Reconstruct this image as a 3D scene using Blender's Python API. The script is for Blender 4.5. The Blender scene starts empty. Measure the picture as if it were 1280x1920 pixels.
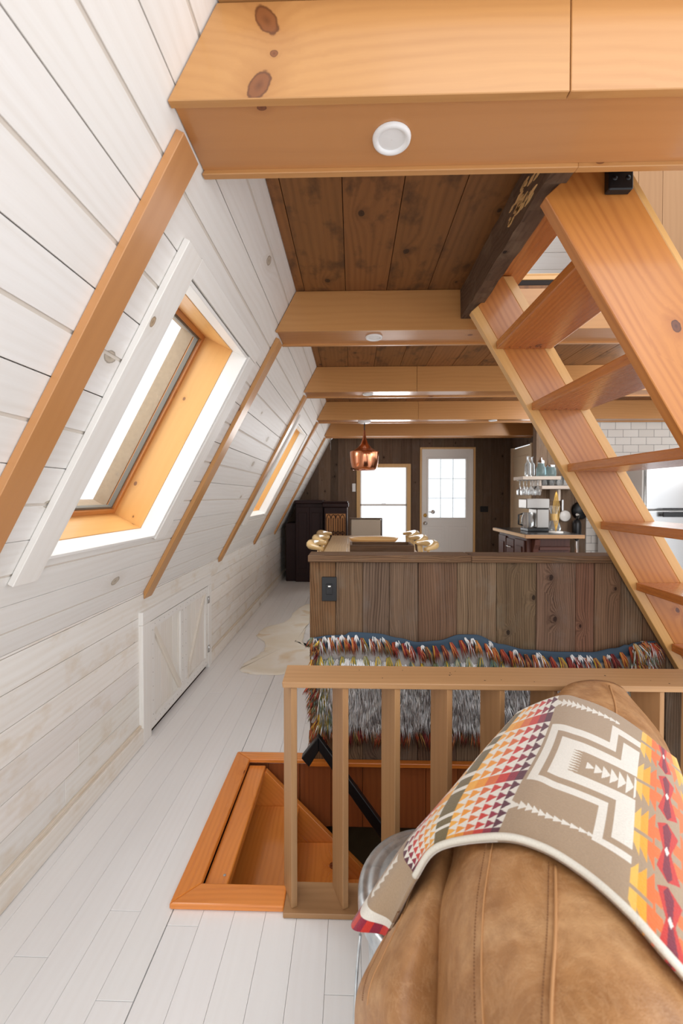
import bpy, bmesh, math, random
from mathutils import Vector, Matrix
from mathutils.bvhtree import BVHTree
random.seed(7)
R = random.random
def rr(a, b): return a + (b - a) * random.random()
SC = bpy.context.scene
COL = SC.collection

# ------------------------------------------------------------------ camera
F = 790.0; YAW = math.radians(1.45); PITCH = math.radians(-1.0); CY = 944.0; CH = 1.26
cd = bpy.data.cameras.new('camera'); cam = bpy.data.objects.new('camera', cd); COL.objects.link(cam)
cd.sensor_fit = 'VERTICAL'; cd.sensor_height = 36.0; cd.sensor_width = 24.0
cd.lens = F / 1920 * 36.0; cd.shift_y = (CY - 960) / 1920
cd.clip_start = 0.02
cam.location = (0, 0, CH); cam.rotation_euler = (math.radians(90) + PITCH, 0, YAW)
cd.dof.use_dof = True; cd.dof.focus_distance = 1.5; cd.dof.aperture_fstop = 4.5
SC.camera = cam
# ------------------------------------------------------------------ world and light
SC.view_settings.view_transform = 'Standard'; SC.view_settings.look = 'None'
SC.view_settings.gamma = 1.0; SC.view_settings.use_curve_mapping = False
SC.view_settings.exposure = 0.33
w = bpy.data.worlds.new('world'); SC.world = w; w.use_nodes = True
bg = w.node_tree.nodes['Background']; bg.inputs['Color'].default_value = (0.93, 0.96, 1.0, 1); bg.inputs['Strength'].default_value = 1.15
def area(name, loc, rot, sx, sy, power, color=(1, 1, 1)):
    l = bpy.data.lights.new(name, 'AREA'); l.shape = 'RECTANGLE'; l.size = sx; l.size_y = sy; l.energy = power; l.color = color
    o = bpy.data.objects.new(name, l); COL.objects.link(o); o.location = loc; o.rotation_euler = [math.radians(a) for a in rot]
    return o
# the tall glazed gable behind the camera
area('gable_daylight', (1.2, -2.4, 3.1), (80, 0, 0), 4.4, 3.8, 84, (.97, .985, 1))
# fill lamps added to brighten the right side, dining end and kitchen
area('side_fill', (3.6, 0.6, 1.5), (90, 0, 80), 2.6, 1.6, 18, (.98, .99, 1))
area('dining_fill', (2.2, 4.3, 1.95), (60, 0, 90), 2.6, .8, 11, (.98, .99, 1))  # added lamp lifting the dining end, no window behind it
area('back_window_daylight', (0.5, 6.62, 1.3), (-90, 0, 0), .8, .9, 12, (1, 1, 1))
area('kitchen_fill', (3.2, 2.7, 1.9), (75, 0, 5), 1.6, .8, 14, (.98, .99, 1))  # added lamp facing the fridge and tiles, no window behind it

# sky light coming down through the two roof windows
for k, yy in enumerate((1.555, 3.975)):
    o = area('skylight_daylight', (0, 0, 0), (0, 0, 0), .9, 1.1, 16, (.96, .98, 1))
    nrm = Vector((1, 0, -.532)).normalized(); o.location = Vector((-.696, yy, 1.48)) - nrm * .75 + Vector((0, 0, .25))
    o.rotation_euler = (Vector((-.696, yy, 1.48)) - o.location).to_track_quat('-Z', 'Y').to_euler()
# pixel helpers used for the draped surfaces
_f = Vector((-math.sin(YAW) * math.cos(PITCH), math.cos(YAW) * math.cos(PITCH), math.sin(PITCH)))
_r = Vector((math.cos(YAW), math.sin(YAW), 0)); _u = _r.cross(_f)
def ray(px, py): return _r * ((px - 640) / F) + _u * (-(py - CY) / F) + _f
def atz(px, py, z):
    d = ray(px, py); return Vector((0, 0, CH)) + d * ((z - CH) / d.z)

# ------------------------------------------------------------------ materials
MATS = {}
class NT:
    def __init__(s, name):
        m = bpy.data.materials.new(name); m.use_nodes = True; s.m = m; s.n = m.node_tree.nodes; s.l = m.node_tree.links
        s.bsdf = s.n['Principled BSDF']; s.out = s.n['Material Output']; MATS[name] = m
    def node(s, t, **kw):
        n = s.n.new(t)
        for k, v in kw.items(): setattr(n, k, v)
        return n
    def link(s, a, b): s.l.new(a, b)
    def math(s, op, a, b=None, c=None, clamp=False):
        n = s.n.new('ShaderNodeMath'); n.operation = op; n.use_clamp = clamp
        for i, v in enumerate((a, b, c)):
            if v is None: continue
            if isinstance(v, (int, float)): n.inputs[i].default_value = v
            else: s.link(v, n.inputs[i])
        return n.outputs[0]
    def mix(s, f, a, b, mode='MIX'):
        n = s.n.new('ShaderNodeMix'); n.data_type = 'RGBA'; n.blend_type = mode
        for i, v in ((0, f), (6, a), (7, b)):
            if isinstance(v, (int, float)): n.inputs[i].default_value = v
            elif isinstance(v, tuple): n.inputs[i].default_value = (v[0], v[1], v[2], 1)
            else: s.link(v, n.inputs[i])
        return n.outputs[2]
    def noise(s, vec, scale=1, detail=3, rough=.5, dist=0):
        n = s.n.new('ShaderNodeTexNoise'); n.inputs['Scale'].default_value = scale; n.inputs['Detail'].default_value = detail
        n.inputs['Roughness'].default_value = rough; n.inputs['Distortion'].default_value = dist
        s.link(vec, n.inputs['Vector']); return n.outputs['Fac']
    def ramp(s, fac, stops):
        n = s.n.new('ShaderNodeValToRGB'); cr = n.color_ramp
        while len(cr.elements) < len(stops): cr.elements.new(.5)
        for e, (p, c) in zip(cr.elements, stops):
            e.position = p; e.color = (c[0], c[1], c[2], 1) if isinstance(c, tuple) else (c, c, c, 1)
        s.link(fac, n.inputs[0]); return n.outputs[0]
    def comb(s, x, y, z=0):
        n = s.n.new('ShaderNodeCombineXYZ')
        for i, v in enumerate((x, y, z)):
            if isinstance(v, (int, float)): n.inputs[i].default_value = v
            else: s.link(v, n.inputs[i])
        return n.outputs[0]
    def bump(s, h, strength=.2, dist=.002):
        n = s.n.new('ShaderNodeBump'); n.inputs['Strength'].default_value = strength; n.inputs['Distance'].default_value = dist
        s.link(h, n.inputs['Height']); s.link(n.outputs[0], s.bsdf.inputs['Normal'])
def srgb(r, g, b):
    f = lambda c: (c / 255 / 12.92) if c / 255 <= .04045 else ((c / 255 + .055) / 1.055) ** 2.4
    return (f(r), f(g), f(b))
def wood(name, light, dark, knot=None, kn=.25, rough=.45, ring=.5, streak=.5, spec=.5, bump=.15, kscale=3.0, ringf=60, coat=0.0, tintk=1.0, blotch=0.0, blotchc=None, hero=()):
    """grain runs along U; every board carries its own UV offset and tint"""
    t = NT(name)
    uv = t.node('ShaderNodeUVMap'); sp = t.node('ShaderNodeSeparateXYZ'); t.link(uv.outputs[0], sp.inputs[0])
    u, v = sp.outputs[0], sp.outputs[1]
    # knots
    kv = t.comb(t.math('MULTIPLY', u, kscale), t.math('MULTIPLY', v, kscale * 1.5))
    vor = t.node('ShaderNodeTexVoronoi', voronoi_dimensions='2D'); vor.inputs['Scale'].default_value = 1; vor.inputs['Randomness'].default_value = 1; t.link(kv, vor.inputs['Vector'])
    csep = t.node('ShaderNodeSeparateXYZ'); t.link(vor.outputs['Color'], csep.inputs[0])
    has = t.math('LESS_THAN', csep.outputs[0], kn)
    rad = t.math('MULTIPLY_ADD', csep.outputs[1], .06, .03)
    d = t.math('DIVIDE', vor.outputs['Distance'], rad)         # 1 at the rim of the knot
    d = t.math('ADD', d, t.math('MULTIPLY', t.math('SUBTRACT', 1.0, has), 50.0))
    for hu, hv, ru, rv, tl in hero:
        du = t.math('DIVIDE', t.math('SUBTRACT', u, hu), ru); dv = t.math('DIVIDE', t.math('SUBTRACT', v, hv), rv)
        du = t.math('MULTIPLY_ADD', dv, tl, du)
        d = t.math('MINIMUM', d, t.math('SQRT', t.math('ADD', t.math('MULTIPLY', du, du), t.math('MULTIPLY', dv, dv))))
    wob = t.noise(t.comb(t.math('MULTIPLY', u, 60), t.math('MULTIPLY', v, 60)), 1, 2)
    d = t.math('MULTIPLY', d, t.math('MULTIPLY_ADD', wob, .5, .75))
    bulge = t.math('POWER', 2.718, t.math('MULTIPLY', d, -.45))
    low = t.noise(t.comb(t.math('MULTIPLY', u, 1.3), t.math('MULTIPLY', v, 5)), 1, 2)
    vv = t.math('ADD', t.math('ADD', v, t.math('MULTIPLY', bulge, .07)), t.math('MULTIPLY', low, .075))
    rg = t.math('SINE', t.math('MULTIPLY', vv, ringf * 6.283 * .28))
    rg = t.math('MULTIPLY_ADD', rg, .5, .5)
    rg = t.math('POWER', rg, 1.6)
    rv_ = t.noise(t.comb(t.math('MULTIPLY', u, 2.2), t.math('MULTIPLY', v, 16)), 1, 3)
    rg = t.math('MULTIPLY', rg, t.ramp(rv_, [(.32, .25), (.62, 1.0)]))
    st = t.noise(t.comb(t.math('MULTIPLY', u, 2.0), t.math('MULTIPLY', vv, 70)), 1, 5, .65)
    big = t.noise(t.comb(t.math('MULTIPLY', u, .9), t.math('MULTIPLY', v, 7)), 1, 3)
    fine = t.noise(t.comb(t.math('MULTIPLY', u, 14), t.math('MULTIPLY', v, 420)), 1, 2)
    f = t.math('ADD', t.math('MULTIPLY', rg, ring * .55), t.math('MULTIPLY', t.math('SUBTRACT', st, .35), streak * 1.3))
    f = t.math('ADD', f, t.math('MULTIPLY', t.math('SUBTRACT', big, .5), .5))
    f = t.math('ADD', f, t.math('MULTIPLY', t.math('SUBTRACT', fine, .5), streak * .35), clamp=True)
    c = t.mix(f, light, dark)
    if blotch > 0:
        b = t.noise(t.comb(t.math('MULTIPLY', u, 6), t.math('MULTIPLY', v, 9)), 1, 4, .6)
        b = t.ramp(b, [(.52, 0.0), (.68, 1.0)])
        c = t.mix(t.math('MULTIPLY', b, blotch), c, blotchc or dark)
    if knot:
        halo = t.ramp(t.math('MULTIPLY', d, .33), [(.3, .4), (1.0, 0.0)])
        c = t.mix(halo, c, dark)
        c = t.mix(t.math('MULTIPLY', t.ramp(d, [(.8, 1.0), (1.0, 0.0)]), .85), c, knot)
        c = t.mix(t.ramp(d, [(.7, 0.0), (.85, .7), (.95, 0.0)]), c, tuple(x * .35 for x in knot))
        c = t.mix(t.ramp(d, [(.0, .6), (.45, 0.0)]), c, tuple(x * .5 for x in knot))
    at = t.node('ShaderNodeAttribute', attribute_name='tint')
    c = t.mix(tintk, c, at.outputs['Color'], 'MULTIPLY')
    t.link(c, t.bsdf.inputs['Base Color'])
    rf = t.math('MULTIPLY_ADD', f, .12, rough - .05)
    t.link(rf, t.bsdf.inputs['Roughness']); t.bsdf.inputs['Specular IOR Level'].default_value = spec
    t.bsdf.inputs['Coat Weight'].default_value = coat; t.bsdf.inputs['Coat Roughness'].default_value = .12
    if bump: t.bump(t.math('MULTIPLY', f, -1.0), bump, .002)
    return t.m
def plain(name, col, rough=.5, metal=0, spec=.5, noise=0, nscale=20, bump=0, trans=0, coat=0):
    t = NT(name); b = t.bsdf
    b.inputs['Base Color'].default_value = (*col, 1); b.inputs['Roughness'].default_value = rough; b.inputs['Metallic'].default_value = metal
    b.inputs['Specular IOR Level'].default_value = spec; b.inputs['Coat Weight'].default_value = coat
    tc = t.node('ShaderNodeTexCoord')
    n = t.noise(tc.outputs['Object'], nscale, 4)
    if noise:
        c = t.mix(t.math('MULTIPLY', n, noise * 2, clamp=True), col, tuple(x * .5 for x in col)); t.link(c, b.inputs['Base Color'])
    else:
        c = t.mix(t.math('MULTIPLY', n, .08), col, tuple(x * .85 for x in col)); t.link(c, b.inputs['Base Color'])
    if bump: t.bump(n, bump, .002)
    return t.m
def attrmat(name, rough=.9, bump=.3, nscale=900, sheen=0, spec=.2):
    t = NT(name); at = t.node('ShaderNodeAttribute', attribute_name='tint')
    tc = t.node('ShaderNodeTexCoord'); n = t.noise(tc.outputs['Object'], nscale, 2)
    c = t.mix(t.math('MULTIPLY', n, .45), at.outputs['Color'], (0.0, 0.0, 0.0), 'MIX')
    c = t.mix(.55, at.outputs['Color'], c)
    t.link(c, t.bsdf.inputs['Base Color']); t.bsdf.inputs['Roughness'].default_value = rough; t.bsdf.inputs['Specular IOR Level'].default_value = spec
    t.bsdf.inputs['Sheen Weight'].default_value = sheen
    if bump: t.bump(n, bump, .001)
    return t.m

WHITE = wood('whitewashed_pine', srgb(234, 231, 227), srgb(210, 201, 190), srgb(182, 168, 148), .12, .5, .3, .4, .4, .12, 2.6, 130, tintk=1)
WHITE2 = wood('whitewashed_casing', srgb(236, 233, 228), srgb(218, 209, 197), srgb(170, 140, 100), .04, .5, .3, .4, .4, .1, 2.6, 130)
KNEE = wood('whitewashed_knee_boards', srgb(236, 232, 226), srgb(214, 202, 186), srgb(176, 160, 140), .07, .5, .4, .5, .4, .12, 2.8, 130, blotch=.6, blotchc=srgb(216, 200, 178))
FLOORM = wood('white_stained_floor', srgb(240, 239, 238), srgb(226, 222, 219), None, 0, .42, .2, .4, .45, .04, 2, 130)
PINE = wood('varnished_pine', srgb(196, 142, 86), srgb(170, 112, 58), srgb(122, 66, 34), .10, .36, .4, .35, .5, .05, 3.0, 130, coat=.2)
FASCIA = wood('varnished_pine_knotty', srgb(196, 142, 86), srgb(160, 104, 54), srgb(122, 66, 34), .0, .36, .4, .3, .5, .05, 3.0, 150, coat=.2,
    hero=((-.294, 3.3 + 2.226, .024, .032, .5), (-.310, 3.3 + 2.096, .024, .032, -.5), (-.279, 3.3 + 2.159, .0085, .008, 0)))
SOFFIT = wood('varnished_pine_soffit', srgb(194, 136, 84), srgb(166, 108, 62), srgb(118, 62, 38), .10, .33, .25, .25, .5, .04, 5.0, 90, coat=.3)
STAIR = wood('orange_fir', srgb(194, 126, 62), srgb(148, 78, 32), srgb(86, 44, 32), .14, .34, .75, .35, .5, .05, 4.2, 150, coat=.25)
STAIR2 = wood('orange_fir_treads', srgb(188, 114, 54), srgb(144, 76, 36), srgb(92, 48, 30), .1, .3, .5, .45, .5, .05, 3.6, 190, coat=.35)
PALEFIR = wood('pale_sapwood', srgb(216, 168, 104), srgb(194, 138, 74), None, 0, .36, .3, .3, .5, .05, 2.3, 200, coat=.25)
ORANGE = wood('red_orange_pine', srgb(230, 142, 62), srgb(190, 96, 30), srgb(104, 46, 24), .22, .28, .5, .45, .5, .05, 4.2, 200, coat=.45)
REVEAL = wood('golden_pine', srgb(226, 172, 104), srgb(204, 144, 76), srgb(140, 92, 60), .12, .4, .2, .3, .5, .04, 7, 100, coat=.15)
CEIL = wood('dark_stained_ceiling', srgb(136, 90, 48), srgb(82, 52, 30), srgb(44, 28, 16), .22, .5, .5, .5, .4, .1, 4.2, 130, blotch=.75, blotchc=srgb(62, 40, 24))
BARN = wood('weathered_barn_boards', srgb(128, 106, 86), srgb(62, 46, 35), srgb(44, 32, 26), .2, .8, .9, 1.0, .2, .5, 6, 320, blotch=.4, blotchc=srgb(120, 110, 100))
DARKBARN = wood('dark_barn_boards', srgb(112, 92, 76), srgb(56, 43, 34), srgb(36, 27, 20), .2, .8, .6, .8, .2, .4, 5, 220, blotch=.4, blotchc=srgb(108, 96, 88))
RAIL = wood('aged_pine_rail', srgb(176, 134, 92), srgb(138, 98, 60), srgb(92, 58, 34), .05, .5, .35, .4, .4, .08, 4, 150)
OLDBEAM = wood('rough_old_beam', srgb(104, 80, 62), srgb(50, 36, 28), srgb(30, 20, 14), .2, .8, .5, .9, .2, .8, 5, 200, blotch=.5, blotchc=srgb(130, 108, 86))
REDBOARD = wood('red_brown_boards', srgb(158, 88, 46), srgb(102, 50, 26), srgb(56, 28, 14), .2, .45, .5, .5, .4, .1, 5, 130, coat=.2)
BASEDARK = plain('basement_dark', srgb(124, 98, 66), .9, noise=.3)
LOFTB = wood('loft_brown_boards', srgb(176, 134, 94), srgb(146, 104, 70), srgb(90, 60, 40), .06, .6, .3, .3, .3, .05, 4, 120)
DARKCAB = wood('mahogany_cabinet', srgb(46, 24, 22), srgb(22, 13, 14), None, 0, .5, .5, .5, .25, .03, 2, 120)
SHELFW = wood('weathered_shelf_board', srgb(214, 200, 186), srgb(168, 150, 134), None, 0, .6, .4, .6, .3, .1, 2, 120)
BARCAB = wood('cherry_cabinet', srgb(84, 46, 34), srgb(50, 26, 20), None, 0, .45, .4, .4, .3, .03, 2, 120)
DKSTEEL = plain('brushed_dark_steel', srgb(150, 146, 142), .42, metal=.9)
TABLE = wood('oak_table', srgb(196, 164, 124), srgb(152, 118, 82), srgb(90, 60, 40), .06, .42, .5, .5, .4, .05, 4, 160)
GROOVE = plain('white_groove', srgb(214, 205, 194), .6)
SEAM = plain('brown_seam', srgb(130, 92, 56), .8)
BLACKSEAM = plain('dark_seam', srgb(40, 32, 28), .9)
WPAINT = plain('white_paint', srgb(236, 234, 230), .4)
PLASTIC = plain('white_plastic', srgb(240, 240, 240), .35)
BLACK = plain('black_metal', srgb(26, 27, 29), .38, metal=.3, bump=.05)
BLACKP = plain('black_plastic', srgb(22, 22, 24), .35)
STEEL = plain('stainless_steel', srgb(205, 205, 205), .26, metal=1)
CHROME = plain('chrome', srgb(225, 225, 225), .12, metal=1)
COPPER = plain('polished_copper', srgb(224, 150, 112), .16, metal=1)
BRASS = plain('gold_wire', srgb(214, 172, 92), .3, metal=1)
CREAMDOOR = plain('cream_door_paint', srgb(222, 200, 170), .5)
LINEN = plain('beige_linen', srgb(196, 182, 164), .9, noise=.1, nscale=200, bump=.2)
STONE = plain('dark_countertop', srgb(44, 40, 38), .25, noise=.3, nscale=30)
LIVEEDGE = wood('live_edge_wood', srgb(220, 178, 120), srgb(190, 144, 88), None, 0, .5, .4, .4)
CERAM = plain('white_ceramic', srgb(235, 232, 226), .25)
BEIGEGRILL = plain('amber_grille_cloth', srgb(196, 140, 90), .9)
def leather():
    t = NT('tan_leather'); tc = t.node('ShaderNodeTexCoord'); o = tc.outputs['Object']
    n1 = t.noise(o, 7, 5, .6, .6); n2 = t.noise(o, 45, 4, .6); n3 = t.noise(o, 420, 3, .6)
    vo = t.node('ShaderNodeTexVoronoi'); vo.inputs['Scale'].default_value = 520; t.link(o, vo.inputs['Vector'])
    c = t.ramp(n1, [(.3, srgb(146, 100, 58)), (.5, srgb(176, 128, 82)), (.7, srgb(202, 158, 112))])
    c = t.mix(t.math('MULTIPLY', t.ramp(n2, [(.4, 0.0), (.7, 1.0)]), .45), c, srgb(128, 82, 44))
    n4 = t.ramp(t.noise(o, 14, 6, .7, 1.6), [(.47, 0.0), (.5, .55), (.53, 0.0)])
    c = t.mix(t.math('MULTIPLY', n4, .35), c, srgb(218, 178, 134))
    t.link(c, t.bsdf.inputs['Base Color']); t.bsdf.inputs['Roughness'].default_value = .42; t.bsdf.inputs['Specular IOR Level'].default_value = .45
    h = t.math('ADD', t.math('MULTIPLY', vo.outputs['Distance'], .5), t.math('ADD', n3, t.math('MULTIPLY', n1, 3)))
    t.bump(h, .3, .002); return t.m
LEATHER = leather()
def galv():
    t = NT('galvanised_steel'); tc = t.node('ShaderNodeTexCoord'); o = tc.outputs['Object']
    vo = t.node('ShaderNodeTexVoronoi'); vo.inputs['Scale'].default_value = 45; t.link(o, vo.inputs['Vector'])
    n = t.noise(o, 25, 5, .6, 1)
    c = t.ramp(t.math('ADD', t.math('MULTIPLY', vo.outputs['Distance'], .4), n), [(.4, srgb(176, 186, 192)), (.9, srgb(224, 230, 234))])
    t.link(c, t.bsdf.inputs['Base Color']); t.bsdf.inputs['Metallic'].default_value = .85; t.bsdf.inputs['Roughness'].default_value = .36
    return t.m
GALV = galv()
def hidem():
    t = NT('cream_cowhide'); tc = t.node('ShaderNodeTexCoord'); o = tc.outputs['Object']
    n = t.noise(o, 3, 3, .5, .4); n2 = t.noise(o, 120, 3)
    c = t.ramp(n, [(.4, srgb(238, 228, 208)), (.6, srgb(246, 240, 228)), (.75, srgb(222, 196, 152))])
    t.link(c, t.bsdf.inputs['Base Color']); t.bsdf.inputs['Roughness'].default_value = .8; t.bump(n2, .3, .002); return t.m
HIDE = hidem()
def glassm():
    t = NT('window_glass'); g = t.node('ShaderNodeBsdfGlossy'); g.inputs['Roughness'].default_value = .02
    tr = t.node('ShaderNodeBsdfTransparent'); tr.inputs[0].default_value = (.97, .98, .98, 1)
    fr = t.node('ShaderNodeLayerWeight'); fr.inputs[0].default_value = .5; mx = t.node('ShaderNodeMixShader')
    t.link(t.math('MULTIPLY_ADD', t.math('POWER', fr.outputs['Facing'], 4.0), .5, .03), mx.inputs[0]); t.link(tr.outputs[0], mx.inputs[1]); t.link(g.outputs[0], mx.inputs[2]); t.link(mx.outputs[0], t.out.inputs[0]); return t.m
GLASS = glassm()
def bottleglass(name, col):
    t = NT(name); b = t.bsdf; b.inputs['Base Color'].default_value = (*col, 1); b.inputs['Transmission Weight'].default_value = .85
    b.inputs['Roughness'].default_value = .05; b.inputs['IOR'].default_value = 1.3; return t.m
CLEAR = bottleglass('clear_glass', (.9, .93, .94)); BLUEG = bottleglass('pale_blue_glass', srgb(186, 222, 230))
def lampm():
    t = NT('lamp_diffuser'); t.bsdf.inputs['Base Color'].default_value = (.85, .85, .85, 1)
    t.bsdf.inputs['Roughness'].default_value = .4; return t.m
LAMP = lampm()
def tilem():
    t = NT('white_subway_tile'); uv = t.node('ShaderNodeUVMap')
    b = t.node('ShaderNodeTexBrick'); t.link(uv.outputs[0], b.inputs['Vector'])
    b.inputs['Color1'].default_value = (*srgb(232, 228, 222), 1); b.inputs['Color2'].default_value = (*srgb(222, 217, 210), 1)
    b.inputs['Mortar'].default_value = (*srgb(150, 146, 142), 1); b.inputs['Scale'].default_value = 1
    b.inputs['Brick Width'].default_value = .168; b.inputs['Row Height'].default_value = .084; b.inputs['Mortar Size'].default_value = .0028
    t.link(b.outputs['Color'], t.bsdf.inputs['Base Color']); t.bsdf.inputs['Roughness'].default_value = .15
    t.bump(t.math('MULTIPLY', b.outputs['Fac'], -1), .4, .002); return t.m
TILE = tilem()
def woolm():
    t = NT('shag_wool'); at = t.node('ShaderNodeAttribute', attribute_name='tint')
    d = t.node('ShaderNodeBsdfDiffuse'); tr = t.node('ShaderNodeBsdfTranslucent'); mx = t.node('ShaderNodeMixShader'); mx.inputs[0].default_value = .25
    t.link(at.outputs['Color'], d.inputs['Color']); t.link(at.outputs['Color'], tr.inputs['Color'])
    t.link(d.outputs[0], mx.inputs[1]); t.link(tr.outputs[0], mx.inputs[2]); t.link(mx.outputs[0], t.out.inputs[0]); return t.m
RUGM = woolm()
BLANKETM = attrmat('jacquard_wool', .95, .8, 420, sheen=.3)

# ------------------------------------------------------------------ mesh builder
class MB:
    def __init__(s): s.v = []; s.f = []; s.uv = []; s.t = []; s.m = []; s.sm = []
    def face(s, pts, uvs=None, tint=(1, 1, 1), mi=0, smooth=False):
        b = len(s.v); s.v += [tuple(p) for p in pts]; s.f.append(tuple(range(b, b + len(pts))))
        s.uv.append(uvs or [(p[0], p[1]) for p in pts]); s.t.append(tint if isinstance(tint, list) else [tint] * len(pts)); s.m.append(mi); s.sm.append(smooth)
    def hull(s, A, B, g=(0, 1, 0), tint=(1, 1, 1), mi=0, off=None):
        """prism between polygons A and B (same count); g = grain direction"""
        g = Vector(g).normalized(); off = off or (R() * 40, R() * 40)
        A = [Vector(p) for p in A]; B = [Vector(p) for p in B]; n = len(A)
        ca = sum(A, Vector()) / n; cb = sum(B, Vector()) / n
        b0 = len(s.v); s.v += [tuple(p) for p in A + B]; P = A + B
        faces = [tuple(range(n - 1, -1, -1)), tuple(range(n, 2 * n))] + [(i, (i + 1) % n, n + (i + 1) % n, n + i) for i in range(n)]
        c = (ca + cb) / 2
        for fc in faces:
            pts = [P[i] for i in fc]; nm = Vector()
            for i in range(len(pts)): nm += (pts[i] - c).cross(pts[(i + 1) % len(pts)] - c)
            if nm.dot(sum(pts, Vector()) / len(pts) - c) < 0: fc = tuple(reversed(fc)); pts = [P[i] for i in fc]; nm = -nm
            nm.normalize()
            if abs(nm.dot(g)) > .8:
                a = Vector((1, 0, 0)) if abs(nm.x) < .7 else Vector((0, 1, 0)); uu = nm.cross(a).normalized(); sc = .15
            else: uu = (g - nm * nm.dot(g)).normalized(); sc = 1
            vvv = nm.cross(uu)
            s.f.append(tuple(b0 + i for i in fc)); s.uv.append([(p.dot(uu) * sc + off[0], p.dot(vvv) + off[1]) for p in pts])
            s.t.append([tint] * len(fc)); s.m.append(mi); s.sm.append(False)
        return s
    def box(s, x0, x1, y0, y1, z0, z1, g='y', tint=(1, 1, 1), mi=0, off=None):
        gg = {'x': (1, 0, 0), 'y': (0, 1, 0), 'z': (0, 0, 1)}[g]
        A = [(x0, y0, z0), (x1, y0, z0), (x1, y1, z0), (x0, y1, z0)]; B = [(p[0], p[1], z1) for p in A]
        return s.hull(A, B, gg, tint, mi, off)
    def prism(s, poly, axis, a, b, g=None, tint=(1, 1, 1), mi=0, off=None):
        f = {'x': lambda p, t: (t, p[0], p[1]), 'y': lambda p, t: (p[0], t, p[1]), 'z': lambda p, t: (p[0], p[1], t)}[axis]
        g = g or {'x': (1, 0, 0), 'y': (0, 1, 0), 'z': (0, 0, 1)}[axis]
        return s.hull([f(p, a) for p in poly], [f(p, b) for p in poly], g, tint, mi, off)
    def lathe(s, c, prof, n=32, tint=(1, 1, 1), mi=0, M=None, smooth=True):
        c = Vector(c); b = len(s.v)
        for r, z in prof:
            for k in range(n):
                a = 2 * math.pi * k / n; p = Vector((r * math.cos(a), r * math.sin(a), z))
                if M: p = M @ p
                s.v.append(tuple(c + p))
        for i in range(len(prof) - 1):
            for k in range(n):
                k2 = (k + 1) % n
                s.f.append((b + i * n + k, b + i * n + k2, b + (i + 1) * n + k2, b + (i + 1) * n + k))
                s.uv.append([(k / n, prof[i][1]), ((k + 1) / n, prof[i][1]), ((k + 1) / n, prof[i + 1][1]), (k / n, prof[i + 1][1])])
                s.t.append([tint] * 4); s.m.append(mi); s.sm.append(smooth)
        return s
    def tube(s, pts, r, n=8, tint=(1, 1, 1), mi=0, close=False, smooth=True):
        pts = [Vector(p) for p in pts]; N = len(pts); b = len(s.v); rs = r if isinstance(r, list) else [r] * N
        up = Vector((0, 0, 1)); prev = None
        for i, p in enumerate(pts):
            t = (pts[(i + 1) % N] - pts[i - 1]) if close else (pts[min(i + 1, N - 1)] - pts[max(i - 1, 0)])
            t.normalize()
            a = prev if prev is not None else (up if abs(t.z) < .9 else Vector((1, 0, 0)))
            x = (a - t * a.dot(t)); x.normalize(); prev = x; y = t.cross(x)
            for k in range(n):
                an = 2 * math.pi * k / n; s.v.append(tuple(p + (x * math.cos(an) + y * math.sin(an)) * rs[i]))
        for i in range(N if close else N - 1):
            j = (i + 1) % N
            for k in range(n):
                k2 = (k + 1) % n; s.f.append((b + i * n + k, b + i * n + k2, b + j * n + k2, b + j * n + k))
                s.uv.append([(i * .05, k / n * .05)] * 4); s.t.append([tint] * 4); s.m.append(mi); s.sm.append(smooth)
        if not close:
            for i, rev in ((0, True), (N - 1, False)):
                fc = [b + i * n + k for k in range(n)]
                if rev: fc.reverse()
                s.f.append(tuple(fc)); s.uv.append([(0, 0)] * n); s.t.append([tint] * n); s.m.append(mi); s.sm.append(False)
        return s
    def grid(s, P, tint=None, mi=0, smooth=True, uvs=1.0, flip=False):
        """P[i][j] points; tint(i,j) per vertex"""
        b = len(s.v); n = len(P); m = len(P[0])
        for row in P: s.v += [tuple(p) for p in row]
        for i in range(n - 1):
            for j in range(m - 1):
                q = [(i, j), (i, j + 1), (i + 1, j + 1), (i + 1, j)]
                if flip: q.reverse()
                s.f.append(tuple(b + a * m + c for a, c in q)); s.uv.append([(c * uvs, a * uvs) for a, c in q])
                s.t.append([tint(a, c) for a, c in q] if tint else [(1, 1, 1)] * 4); s.m.append(mi); s.sm.append(smooth)
        return s
def build(name, mb, mat, parent=None, bevel=0, weld=False, seg=1):
    me = bpy.data.meshes.new(name); me.from_pydata(mb.v, [], mb.f)
    me.uv_layers.new(name='UVMap'); me.color_attributes.new('tint', 'FLOAT_COLOR', 'CORNER')
    ul = me.uv_layers['UVMap']; ca = me.color_attributes['tint']
    fu = []; ft = []
    for f, t in zip(mb.uv, mb.t):
        for a in f: fu += [a[0], a[1]]
        for a in t: ft += [a[0], a[1], a[2], 1.0]
    ul.data.foreach_set('uv', fu); ca.data.foreach_set('color', ft)
    me.polygons.foreach_set('material_index', mb.m); me.polygons.foreach_set('use_smooth', mb.sm)
    for m in (mat if isinstance(mat, (list, tuple)) else [mat]): me.materials.append(m)
    me.update(); me.validate()
    o = bpy.data.objects.new(name, me); COL.objects.link(o)
    if parent:
        o.parent = parent; o.location = (0, 0, 0)
        if 'base' in parent: # parts are built in world coordinates
            o.matrix_parent_inverse = Matrix.Translation(-Vector(parent['base']))
    if bevel:
        md = o.modifiers.new('bevel', 'BEVEL'); md.width = bevel; md.segments = seg; md.limit_method = 'ANGLE'; md.angle_limit = math.radians(40)
    if weld:
        md = o.modifiers.new('weld', 'WELD'); md.merge_threshold = .0001
    return o
def tag(o, label=None, cat=None, group=None, kind=None):
    if label: o['label'] = label
    if cat: o['category'] = cat
    if group: o['group'] = group
    if kind: o['kind'] = kind
    return o
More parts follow.
